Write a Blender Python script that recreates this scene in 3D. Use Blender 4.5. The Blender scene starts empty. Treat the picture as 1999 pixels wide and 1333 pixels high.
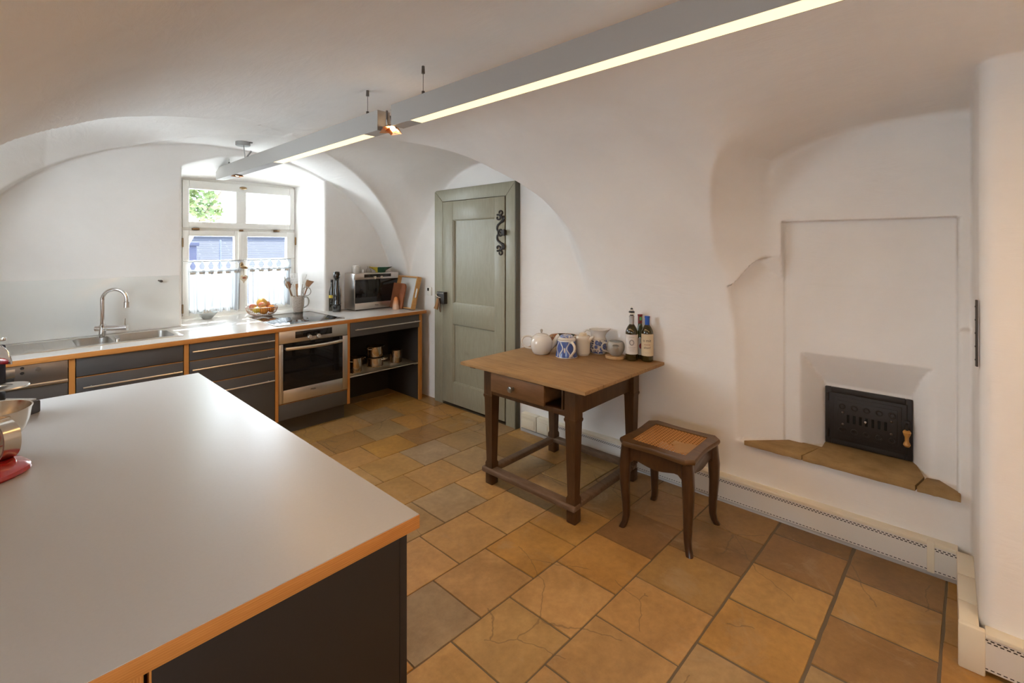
import bpy, bmesh, math, random
import numpy as np
from mathutils import Vector, Matrix, Euler
R = math.radians
S = bpy.context.scene
COL = S.collection

# ------------------------------------------------------------------ camera, sky, sun, exposure
cam_d = bpy.data.cameras.new('camera')
cam_d.sensor_width = 36.0
cam_d.lens = 922.0 / 1999.0 * 36.0
cam_d.shift_y = -186.5 / 1999.0
cam_d.clip_start = 0.02
cam_d.clip_end = 200
cam = bpy.data.objects.new('camera', cam_d)
COL.objects.link(cam)
cam.location = (0, 0, 1.55)
cam.rotation_euler = (R(90), 0, -math.atan(999.5 / 922.0))
S.camera = cam

SKY = 14.5
W = bpy.data.worlds.new('sky')
S.world = W
W.use_nodes = True
nt = W.node_tree
bg = nt.nodes['Background']
sky = nt.nodes.new('ShaderNodeTexSky')
sky.sky_type = 'HOSEK_WILKIE'
sky.sun_direction = Vector((0.25, 0.5, 0.83)).normalized()
sky.turbidity = 6.0
sky.ground_albedo = 0.5
mixs = nt.nodes.new('ShaderNodeMix'); mixs.data_type = 'RGBA'
mixs.inputs[0].default_value = 0.75
mixs.inputs[7].default_value = (0.80, 0.90, 1.0, 1)
nt.links.new(sky.outputs[0], mixs.inputs[6])
nt.links.new(mixs.outputs[2], bg.inputs[0])
bg.inputs[1].default_value = SKY

sun_d = bpy.data.lights.new('sun', 'SUN')
sun_d.energy = 9.0
sun_d.angle = R(0.6)
sun_d.color = (1.0, 0.97, 0.92)
sun = bpy.data.objects.new('sun', sun_d)
COL.objects.link(sun)
sun.location = (3, 12, 10)
sun.rotation_euler = Vector((-0.27, -0.62, -0.90)).normalized().to_track_quat('-Z', 'Y').to_euler()

vs = S.view_settings
vs.view_transform = 'Standard'
vs.look = 'None'
vs.exposure = 0.86
vs.gamma = 1.0
vs.use_curve_mapping = False
try:
    S.cycles.use_denoising = True
    S.cycles.denoiser = 'OPENIMAGEDENOISE'
    S.cycles.max_bounces = 10
    S.cycles.diffuse_bounces = 8
    S.cycles.glossy_bounces = 5
    S.cycles.transparent_max_bounces = 12
    S.cycles.sample_clamp_indirect = 6.0
    S.cycles.caustics_reflective = False
    S.cycles.caustics_refractive = False
except Exception:
    pass

# ------------------------------------------------------------------ materials
MATS = {}
def mat(name, col=(0.8, 0.8, 0.8), rough=0.5, metal=0.0, spec=0.5, trans=0.0, emit=None, es=0.0,
        coat=0.0, alpha=1.0, ior=1.45, aniso=0.0):
    if name in MATS:
        return MATS[name]
    m = bpy.data.materials.new(name)
    m.use_nodes = True
    b = m.node_tree.nodes['Principled BSDF']
    b.inputs['Base Color'].default_value = (*col, 1)
    b.inputs['Roughness'].default_value = rough
    b.inputs['Metallic'].default_value = metal
    b.inputs['Specular IOR Level'].default_value = spec
    b.inputs['Transmission Weight'].default_value = trans
    b.inputs['IOR'].default_value = ior
    b.inputs['Coat Weight'].default_value = coat
    b.inputs['Coat Roughness'].default_value = 0.08
    b.inputs['Alpha'].default_value = alpha
    if aniso: b.inputs['Anisotropic'].default_value = aniso
    if emit:
        b.inputs['Emission Color'].default_value = (*emit, 1)
        b.inputs['Emission Strength'].default_value = es
    m.diffuse_color = (*col, 1)
    MATS[name] = m
    return m

def N(m, typ, **kw):
    n = m.node_tree.nodes.new(typ)
    for k, v in kw.items():
        setattr(n, k, v)
    return n
def L(m, a, b): m.node_tree.links.new(a, b)
def bsdf(m): return m.node_tree.nodes['Principled BSDF']
def ramp(m, fac, stops):
    r = N(m, 'ShaderNodeValToRGB')
    el = r.color_ramp.elements
    while len(el) < len(stops): el.new(0.5)
    for e, (p, c) in zip(el, stops):
        e.position = p; e.color = (*c, 1) if len(c) == 3 else c
    L(m, fac, r.inputs[0])
    return r.outputs[0]
def objco(m, scale=(1, 1, 1), rot=(0, 0, 0), what='Object'):
    tc = N(m, 'ShaderNodeTexCoord'); mp = N(m, 'ShaderNodeMapping')
    mp.inputs['Scale'].default_value = scale
    mp.inputs['Rotation'].default_value = rot
    L(m, tc.outputs[what], mp.inputs[0])
    return mp.outputs[0]
def noise(m, co, scale, detail=4, rough=0.55, dist=0.0):
    n = N(m, 'ShaderNodeTexNoise')
    n.inputs['Scale'].default_value = scale; n.inputs['Detail'].default_value = detail
    n.inputs['Roughness'].default_value = rough; n.inputs['Distortion'].default_value = dist
    if co is not None: L(m, co, n.inputs['Vector'])
    return n.outputs['Fac']
def bump(m, h, strength=0.2, dist=0.01, normal=None):
    b = N(m, 'ShaderNodeBump')
    b.inputs['Strength'].default_value = strength; b.inputs['Distance'].default_value = dist
    L(m, h, b.inputs['Height'])
    if normal is not None: L(m, normal, b.inputs['Normal'])
    L(m, b.outputs[0], bsdf(m).inputs['Normal'])
    return b.outputs[0]
def mixc(m, fac, a, b, mode='MIX'):
    n = N(m, 'ShaderNodeMix', data_type='RGBA', blend_type=mode)
    for sock, v in ((n.inputs[0], fac), (n.inputs[6], a), (n.inputs[7], b)):
        if isinstance(v, (int, float)): sock.default_value = v
        elif isinstance(v, tuple): sock.default_value = (*v, 1) if len(v) == 3 else v
        else: L(m, v, sock)
    return n.outputs[2]
def mth(m, op, a, b=None, clamp=False):
    n = N(m, 'ShaderNodeMath', operation=op); n.use_clamp = clamp
    for s, v in ((n.inputs[0], a), (n.inputs[1], b)):
        if v is None: continue
        if isinstance(v, (int, float)): s.default_value = v
        else: L(m, v, s)
    return n.outputs[0]

def plaster_mat():
    m = mat('plaster', (0.78, 0.76, 0.735), 0.85, spec=0.2)
    co = objco(m)
    n1 = noise(m, co, 1.3, 5, 0.6, 0.4)
    c = ramp(m, n1, [(0.25, (0.745, 0.715, 0.685)), (0.7, (0.83, 0.81, 0.785))])
    L(m, c, bsdf(m).inputs['Base Color'])
    co2 = objco(m, (5, 1.6, 5))
    n2 = noise(m, co2, 3.0, 6, 0.6, 0.6)
    n3 = noise(m, co, 55, 3, 0.5)
    h = mth(m, 'ADD', n2, mth(m, 'MULTIPLY', n3, 0.12))
    bump(m, h, 0.15, 0.02)
    return m
def wood_mat(name, c1, c2, scale=(1, 14, 14), rough=0.5, spec=0.4, nscale=4.0, bumpk=0.08, coat=0.0, blotch=None):
    m = mat(name, c1, rough, spec=spec, coat=coat)
    co = objco(m, scale)
    n1 = noise(m, co, nscale, 8, 0.62, 1.2)
    c = ramp(m, n1, [(0.3, c1), (0.68, c2)])
    n0 = noise(m, objco(m), 3.5, 4)
    c = mixc(m, ramp(m, n0, [(0.3, (0.0,) * 3), (0.75, (0.55,) * 3)]), c, blotch or tuple(x * 0.62 for x in c1))
    L(m, c, bsdf(m).inputs['Base Color'])
    bump(m, n1, bumpk, 0.004)
    return m

# ------------------------------------------------------------------ mesh helpers
class MB:
    def __init__(s): s.bm = bmesh.new()
    def box(s, a, b, bev=0.0, seg=2, M=None):
        t = bmesh.new()
        bmesh.ops.create_cube(t, size=1)
        for v in t.verts:
            v.co = Vector([(a[i] + b[i]) / 2 + v.co[i] * (b[i] - a[i]) for i in range(3)])
        if bev > 0:
            bev = min(bev, min(abs(b[i] - a[i]) for i in range(3)) * 0.45)
            bmesh.ops.bevel(t, geom=list(t.edges), offset=bev, segments=seg, profile=0.5, affect='EDGES')
        return s.add(t, M)
    def add(s, t, M=None):
        if M is not None: bmesh.ops.transform(t, matrix=M, verts=t.verts)
        me = bpy.data.meshes.new('tmp'); t.to_mesh(me); t.free()
        s.bm.from_mesh(me); bpy.data.meshes.remove(me)
        return s
    def lathe(s, prof, seg=32, M=None, close=False):
        """prof: list of (r, z)"""
        t = bmesh.new(); rings = []
        for r, z in prof:
            if r < 1e-6: rings.append([t.verts.new((0, 0, z))])
            else: rings.append([t.verts.new((r * math.cos(2 * math.pi * i / seg), r * math.sin(2 * math.pi * i / seg), z)) for i in range(seg)])
        for A, B in zip(rings, rings[1:]):
            for i in range(seg):
                j = (i + 1) % seg
                if len(A) == 1 and len(B) == 1: continue
                if len(A) == 1: t.faces.new((A[0], B[j], B[i]))
                elif len(B) == 1: t.faces.new((A[i], A[j], B[0]))
                else: t.faces.new((A[i], A[j], B[j], B[i]))
        if close and len(rings[0]) > 1: t.faces.new(list(reversed(rings[0])))
        if close and len(rings[-1]) > 1: t.faces.new(rings[-1])
        bmesh.ops.recalc_face_normals(t, faces=t.faces)
        return s.add(t, M)
    def cyl(s, p, q, r, seg=20, r2=None):
        p, q = Vector(p), Vector(q); d = q - p
        t = bmesh.new()
        bmesh.ops.create_cone(t, cap_ends=True, segments=seg, radius1=r, radius2=r if r2 is None else r2, depth=d.length)
        M = Matrix.Translation((p + q) / 2) @ d.to_track_quat('Z', 'Y').to_matrix().to_4x4()
        return s.add(t, M)
    def tube(s, pts, rad, seg=10, cap=True, flat=None, closed=False):
        """swept tube, rad a number or list; flat=(wx,wy) multiplies the section"""
        pts = [Vector(p) for p in pts]; n = len(pts)
        rad = [rad] * n if isinstance(rad, (int, float)) else rad
        t = bmesh.new(); rings = []
        prevn = None
        for i, p in enumerate(pts):
            if closed: d = pts[(i + 1) % n] - pts[i - 1]
            else: d = pts[min(i + 1, n - 1)] - pts[max(i - 1, 0)]
            d.normalize()
            if prevn is None:
                a = Vector((0, 0, 1)) if abs(d.z) < 0.9 else Vector((1, 0, 0))
                nn = (a - d * a.dot(d)).normalized()
            else:
                nn = (prevn - d * prevn.dot(d)).normalized()
            prevn = nn; bb = d.cross(nn)
            fx, fy = flat if flat else (1, 1)
            rings.append([t.verts.new(p + (nn * math.cos(2 * math.pi * k / seg) * fx + bb * math.sin(2 * math.pi * k / seg) * fy) * rad[i]) for k in range(seg)])
        m = n if closed else n - 1
        for i in range(m):
            A, B = rings[i], rings[(i + 1) % n]
            for k in range(seg):
                j = (k + 1) % seg
                t.faces.new((A[k], A[j], B[j], B[k]))
        if cap and not closed:
            t.faces.new(list(reversed(rings[0]))); t.faces.new(rings[-1])
        bmesh.ops.recalc_face_normals(t, faces=t.faces)
        return s.add(t)
    def prism(s, poly, z0, z1, bev=0.0, M=None, seg=2):
        """poly: list of (x, y), extruded z0..z1"""
        t = bmesh.new()
        a = [t.verts.new((x, y, z0)) for x, y in poly]; b = [t.verts.new((x, y, z1)) for x, y in poly]
        n = len(poly)
        t.faces.new(list(reversed(a))); t.faces.new(b)
        for i in range(n):
            j = (i + 1) % n
            t.faces.new((a[i], a[j], b[j], b[i]))
        bmesh.ops.recalc_face_normals(t, faces=t.faces)
        if bev > 0:
            ed = [e for e in t.edges if abs(e.verts[0].co.z - e.verts[1].co.z) < 1e-6]
            bmesh.ops.bevel(t, geom=ed, offset=bev, segments=seg, profile=0.5, affect='EDGES')
        return s.add(t, M)
    def loft(s, rings, cap=True):
        t = bmesh.new(); RR = [[t.verts.new(p) for p in r] for r in rings]
        for A, B in zip(RR, RR[1:]):
            n = len(A)
            for i in range(n):
                j = (i + 1) % n
                t.faces.new((A[i], A[j], B[j], B[i]))
        if cap:
            t.faces.new(list(reversed(RR[0]))); t.faces.new(RR[-1])
        bmesh.ops.recalc_face_normals(t, faces=t.faces)
        return s.add(t)
    def ball(s, c, r, seg=20, sc=(1, 1, 1), M=None):
        t = bmesh.new()
        bmesh.ops.create_uvsphere(t, u_segments=seg, v_segments=max(8, seg * 2 // 3), radius=r)
        for v in t.verts: v.co = Vector((v.co.x * sc[0] + c[0], v.co.y * sc[1] + c[1], v.co.z * sc[2] + c[2]))
        return s.add(t, M)
    def faces(s, verts, faces):
        t = bmesh.new(); vv = [t.verts.new(v) for v in verts]
        for f in faces: t.faces.new([vv[i] for i in f])
        return s.add(t)
    def build(s, name, m, parent=None, smooth=35, label=None, loc=None):
        me = bpy.data.meshes.new(name)
        s.bm.to_mesh(me); s.bm.free()
        if smooth:
            me.shade_smooth()
            try: me.set_sharp_from_angle(angle=R(smooth))
            except Exception: pass
        o = bpy.data.objects.new(name, me)
        for q in (m if isinstance(m, (list, tuple)) else [m]): me.materials.append(q)
        COL.objects.link(o)
        if parent is not None: o.parent = parent
        if loc is not None: o.location = loc
        if label: o['label'] = label
        return o
def Tm(x=0, y=0, z=0, rx=0, ry=0, rz=0):
    return Matrix.Translation((x, y, z)) @ Euler((R(rx), R(ry), R(rz))).to_matrix().to_4x4()
def tag(o, label=None, cat=None, group=None, kind=None):
    if label: o['label'] = label
    if cat: o['category'] = cat
    if group: o['group'] = group
    if kind: o['kind'] = kind
    return o
def thing(name, label, cat, loc=(0, 0, 0), rz=0, group=None, kind=None):
    o = bpy.data.objects.new(name, None); COL.objects.link(o)
    o.empty_display_size = 0.05
    o.location = loc; o.rotation_euler = (0, 0, R(rz))
    return tag(o, label, cat, group, kind)
def copy_tree(o, parent=None):
    c = o.copy(); COL.objects.link(c)
    if parent is not None: c.parent = parent
    for ch in list(o.children): copy_tree(ch, c)
    return c
def arc(cx, cy, r, a0, a1, n):
    return [(cx + r * math.cos(R(a0 + (a1 - a0) * i / n)), cy + r * math.sin(R(a0 + (a1 - a0) * i / n))) for i in range(n + 1)]
def smoothpath(pts, n=6):
    """Catmull-Rom through pts"""
    P = [Vector(p) for p in pts]; P = [P[0] * 2 - P[1]] + P + [P[-1] * 2 - P[-2]]
    out = []
    for i in range(1, len(P) - 2):
        for k in range(n):
            t = k / n; a, b, c, d = P[i - 1], P[i], P[i + 1], P[i + 2]
            out.append(0.5 * ((2 * b) + (c - a) * t + (2 * a - 5 * b + 4 * c - d) * t * t + (3 * b - a - 3 * c + d) * t ** 3))
    out.append(P[-2])
    return out
# ------------------------------------------------------------------ the vaulted room shell
XC, AX, ZS, BZ, PW = 1.32, 1.71, 0.78, 1.62, 2.2
LX = np.array([-.6, 0, .2, .49, .68, .89, 1.07, 1.30, 1.6])
LO = np.array([1.45, 2.40, 2.80, 3.20, 3.39, 3.56, 3.62, 3.65, 3.70])
LI = np.array([3.75, 4.20, 4.40, 4.51, 4.52, 4.33, 4.12, 3.87, 3.75])
RX = np.array([1.2, 1.515, 1.85, 2.13, 2.45, 2.745, 2.93, 3.1])
RI = np.array([3.58, 3.66, 3.86, 3.97, 4.08, 4.20, 4.265, 4.29])
RO_X = np.array([1.2, 1.5, 1.85, 2.05, 2.16, 2.28, 2.41, 2.53, 2.66, 2.82, 2.93, 3.1])
RO = np.array([3.57, 3.50, 3.217, 2.92, 2.76, 2.605, 2.475, 2.33, 2.20, 2.087, 2.046, 2.02])
def zmain(x):
    u = np.clip(np.abs(x - XC) / AX, 0, 0.9999)
    return ZS + BZ * (1 - u ** PW) ** (1 / PW)
def smin(a, b, k):
    h = np.clip(0.5 + 0.5 * (b - a) / k, 0, 1)
    return b * (1 - h) + a * h - k * h * (1 - h)
def smax(a, b, k): return -smin(-a, -b, k)
def sstep(a, b, x):
    t = np.clip((x - a) / (b - a), 0, 1)
    return t * t * (3 - 2 * t)
def capf(x, y, z, yo, yi, ex):
    zm = zmain(x)
    h = np.maximum(2.411 - 0.056 * np.abs(x - 1.35) - zm, 0.006)
    hs = (yi - yo) / 2
    u = np.abs(y - (yo + yi) / 2) / hs
    w = np.maximum(z - zm, 0) / h
    q = np.maximum((u ** ex + w ** ex) ** (1 / ex), 1e-4)
    g = np.sqrt(((u / q) ** (ex - 1) / hs) ** 2 + ((w / q) ** (ex - 1) / h) ** 2)
    return (q - 1) / np.maximum(g, 0.5)
def room(x, y, z):
    # hand-trowelled unevenness
    wob = 0.004 * (np.sin(2.1 * x + 1.3 * y + 0.5) * np.sin(1.7 * z + 2.3 * y) + 0.6 * np.sin(5.1 * y + 3.3 * z) * np.sin(4.3 * x + 1.0))
    q = ((np.abs(x - XC) / AX) ** PW + (np.maximum(z - ZS, 0) / BZ) ** PW) ** (1 / PW)
    f = (q - 1) * 1.65
    cl = capf(x, y, z, np.interp(x, LX, LO), np.interp(x, LX, LI), 1.9)
    cl = np.where(x > 1.5, 0.3, cl)
    cr = capf(x, y, z, np.interp(x, RO_X, RO), np.interp(x, RX, RI), 1.75)
    cr = np.where(x < 1.25, 0.3, cr)
    f = smin(f, cl, 0.024)
    f = smin(f, cr, 0.024 + 0.10 * sstep(3.5, 2.7, y))
    f = f + wob
    f = smax(f, -0.405 - x, 0.012)
    f = smax(f, x - 3.005 - 0.02 * sstep(2.2, 1.8, y), 0.018)
    # fireplace recess: big niche with a flat vaulted head
    A = 1.04 + 0.085 * sstep(1.27, 1.5, z)
    s = np.interp(z, [1.25, 1.4, 1.55, 1.75, 1.9, 2.05], [1.5, 1.5, 1.2, 0.72, 0.35, 0.1])
    xe = XC + AX * (1 - np.clip((z - ZS) / BZ, 0, 1) ** PW) ** (1 / PW)
    A = np.maximum(A - s * (x - xe), 0.25)
    A = np.minimum(A, 1.3)
    vy = np.abs(y + 0.1) / A; vz = np.maximum(z - 1.3, 0) / (0.94 - 0.045 * np.clip((x - 2.3) / 0.8, 0, 1))
    qq = np.maximum((vy ** 3.5 + vz ** 3.5) ** (1 / 3.5), 1e-4)
    gg = np.sqrt(((vy / qq) ** 2.5 / A) ** 2 * (1 + s * s) + ((vz / qq) ** 2.5 / 0.94) ** 2)
    fu = smax((qq - 1) / np.maximum(gg, 0.5), x - 3.10, 0.055)
    fu = np.maximum(fu, 1.16 - z)
    zh = np.where(x < 3.1, 1.245 + 0.23 * np.sin(np.clip((x - 2.95) / 0.15, 0, 1) * 1.571), 1.475 - 2.2 * (x - 3.1))
    fl = np.maximum((y - (0.945 - 1.35 * (x - 2.99) + 0.055 * np.sin(np.clip((x - 2.97) / 0.2, 0, 1) * 3.1416))) * 0.6, x - 3.17)
    fl = np.maximum(np.maximum(fl, 0.38 - z), (z - zh) * 0.6)
    fp = np.maximum(np.maximum(y - 0.715, x - 3.17), np.maximum(0.38 - z, z - 1.69))
    fp = np.maximum(fp, -0.035 - y)
    t = np.clip((x - 3.17) / 0.13, 0, 1.2)
    fr = np.maximum(y - (0.632 - 0.105 * t), (0.045 + 0.092 * t ** 0.6) - y)
    fr = np.maximum(np.maximum(fr, z - (0.935 - 0.19 * t)), np.maximum(0.38 - z, x - 3.30))
    fl = np.maximum(fl, -0.035 - y)
    niche = smin(smin(fu, fl, 0.03), np.minimum(fp, fr), 0.008) + wob * 0.5
    niche = np.maximum(niche, 1.5 - x)
    niche = np.where(z < 1.22, np.maximum(niche, -0.30 - y), niche)
    f = smin(f, niche, 0.014 + 0.20 * sstep(2.0, 2.2, z) * sstep(3.05, 2.75, x))
    # window wall and window reveal
    f = smax(f, y - 4.585, 0.018)
    ty = np.clip((y - 4.58) / 0.44, 0, 1)
    xl = 1.0 + 0.095 * ty; xr = 2.21 - 0.125 * ty
    um = np.clip(np.abs(x - 1.6) / 0.6, 0, 1)
    zt = (1 - ty) * (2.20 + 0.15 * (1 - um ** 2.2)) + ty * (2.15 + 0.02 * (1 - um ** 2))
    fw = np.maximum(np.maximum(xl - x, x - xr), np.maximum(z - zt, 0.80 - z))
    fw = np.maximum(fw, 4.2 - y)
    f = smin(f, fw, 0.018)
    # added window opening in the left wall lunette, unseen, lets in daylight
    f2 = np.maximum(np.maximum(2.78 - y, y - 3.55), np.maximum(1.02 - z, z - 1.92))
    f = smin(f, np.maximum(f2, x + 0.2), 0.010)
    f3 = np.maximum(np.maximum(-0.40 - y, y - 0.50), np.maximum(1.02 - z, z - 1.42))  # another added opening, low and unseen, for daylight fill
    f = smin(f, np.maximum(f3, x - 0.1), 0.010)
    # pier on the right, rear wall
    qx = 2.455 - x + 0.05; qy = y + 0.085 + 0.05
    pier = np.minimum(np.maximum(qx, qy), 0) + np.sqrt(np.maximum(qx, 0) ** 2 + np.maximum(qy, 0) ** 2) - 0.05
    f = smax(f, -pier + wob * 0.5, 0.012)
    f = smax(f, -1.55 - y, 0.02)
    return f

def shell():
    h = 0.0155
    x0, y0, z0 = -0.48, -1.66, -0.06
    nx, ny, nz = int(3.90 / h), int(6.90 / h), int(2.52 / h)
    xs = (x0 + h * np.arange(nx)); ys = (y0 + h * np.arange(ny)); zs = (z0 + h * np.arange(nz))
    F = np.empty((nx, ny, nz), np.float32)
    for a in range(0, ny, 40):
        yy = ys[a:a + 40]
        F[:, a:a + 40, :] = room(xs[:, None, None], yy[None, :, None], zs[None, None, :])
    ins = F < 0
    # cells with a sign change
    c = ins[:-1, :-1, :-1].astype(np.int8)
    tot = np.zeros_like(c)
    for i in (0, 1):
        for j in (0, 1):
            for k in (0, 1):
                tot += ins[i:nx - 1 + i, j:ny - 1 + j, k:nz - 1 + k]
    act = (tot > 0) & (tot < 8)
    ci = np.argwhere(act)
    idx = -np.ones(act.shape, np.int64)
    idx[act] = np.arange(len(ci))
    P = np.zeros((len(ci), 3)); cnt = np.zeros(len(ci))
    corners = [(i, j, k) for i in (0, 1) for j in (0, 1) for k in (0, 1)]
    for a in corners:
        for ax in range(3):
            if a[ax] == 1: continue
            b = list(a); b[ax] = 1
            fa = F[ci[:, 0] + a[0], ci[:, 1] + a[1], ci[:, 2] + a[2]]
            fb = F[ci[:, 0] + b[0], ci[:, 1] + b[1], ci[:, 2] + b[2]]
            cr = (fa < 0) != (fb < 0)
            t = np.where(cr, fa / np.where(cr, fa - fb, 1), 0)
            pt = np.array(a, float)[None, :] + np.zeros((len(ci), 3)); pt[:, ax] += t
            P[cr] += pt[cr]; cnt[cr] += 1
    P = P / cnt[:, None]
    P = (ci + P) * h + np.array([x0, y0, z0])
    def grad(P, e=0.004):
        g = np.empty_like(P)
        for ax in range(3):
            d = np.zeros(3); d[ax] = e
            q1 = P + d; q2 = P - d
            g[:, ax] = (room(q1[:, 0], q1[:, 1], q1[:, 2]) - room(q2[:, 0], q2[:, 1], q2[:, 2])) / (2 * e)
        return g
    for _ in range(4):
        g = grad(P); v = room(P[:, 0], P[:, 1], P[:, 2])
        st = -(v / np.maximum((g ** 2).sum(1), 0.05))[:, None] * g
        ln = np.sqrt((st ** 2).sum(1)); st *= np.minimum(1, 0.008 / np.maximum(ln, 1e-9))[:, None]
        P = P + st
    quads = []
    for ax in range(3):
        o = [0, 1, 2]; o.remove(ax); u, v = o
        sl0 = [slice(None)] * 3; sl1 = [slice(None)] * 3
        sl0[ax] = slice(0, -1); sl1[ax] = slice(1, None)
        A = ins[tuple(sl0)]; B = ins[tuple(sl1)]
        ch = np.argwhere(A != B)
        ok = (ch[:, u] > 0) & (ch[:, v] > 0) & (ch[:, u] < act.shape[u]) & (ch[:, v] < act.shape[v])
        ch = ch[ok]
        def at(du, dv):
            q = ch.copy(); q[:, u] -= du; q[:, v] -= dv
            return idx[q[:, 0], q[:, 1], q[:, 2]]
        q4 = np.stack([at(1, 1), at(0, 1), at(0, 0), at(1, 0)], 1)
        flip = A[ch[:, 0], ch[:, 1], ch[:, 2]]
        if ax == 1: flip = ~flip
        q4[flip] = q4[flip][:, ::-1]
        quads.append(q4)
    Q = np.concatenate(quads)
    Q = Q[(Q >= 0).all(1)]
    g = grad(P, 0.006)
    Nn = -g / np.maximum(np.sqrt((g ** 2).sum(1)), 1e-6)[:, None]
    return P, Q, Nn

PLASTER = plaster_mat()
def build_shell():
    P, Q, Nn = shell()
    c = P[Q].mean(1); nf = Nn[Q].mean(1)
    x, y, z = c.T
    lab = np.zeros(len(Q), int)                                     # ceiling
    lab[(y > 4.5) & ((nf[:, 1] < -0.6) | (y > 4.6))] = 1            # window wall and reveals
    right = ((x > 2.97) & (y < 4.6)) | ((x > 2.80) & (z < 1.15) & (y < 4.55)) | ((x > 2.50) & (y < 1.05) & (y > -0.07) & (z < 2.13) & (nf[:, 2] > -0.75) & (z < 1.35 + 0) ) | ((x > 2.3) & (y < 1.06) & (np.abs(nf[:, 1]) > 0.62) & (z < 2.2)) | ((x > 2.4) & (y < -0.02) & (nf[:, 2] > -0.6))
    lab[right & (lab == 0)] = 2
    lab[(x < -0.2) & (z < 1.35) & (lab == 0)] = 3
    lab[(y < -1.5) & (lab == 0)] = 4
    for k, nm in enumerate(('ceiling', 'wall_back', 'wall_right', 'wall_left', 'wall_front')):
        q = Q[lab == k]
        us, inv = np.unique(q, return_inverse=True)
        inv = inv.reshape(q.shape)
        me = bpy.data.meshes.new(nm)
        me.from_pydata(P[us].tolist(), [], inv.tolist())
        me.shade_smooth()
        me.normals_split_custom_set_from_vertices(Nn[us].tolist())
        me.materials.append(PLASTER)
        o = bpy.data.objects.new(nm, me); COL.objects.link(o)
        tag(o, kind='structure')
build_shell()

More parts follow.
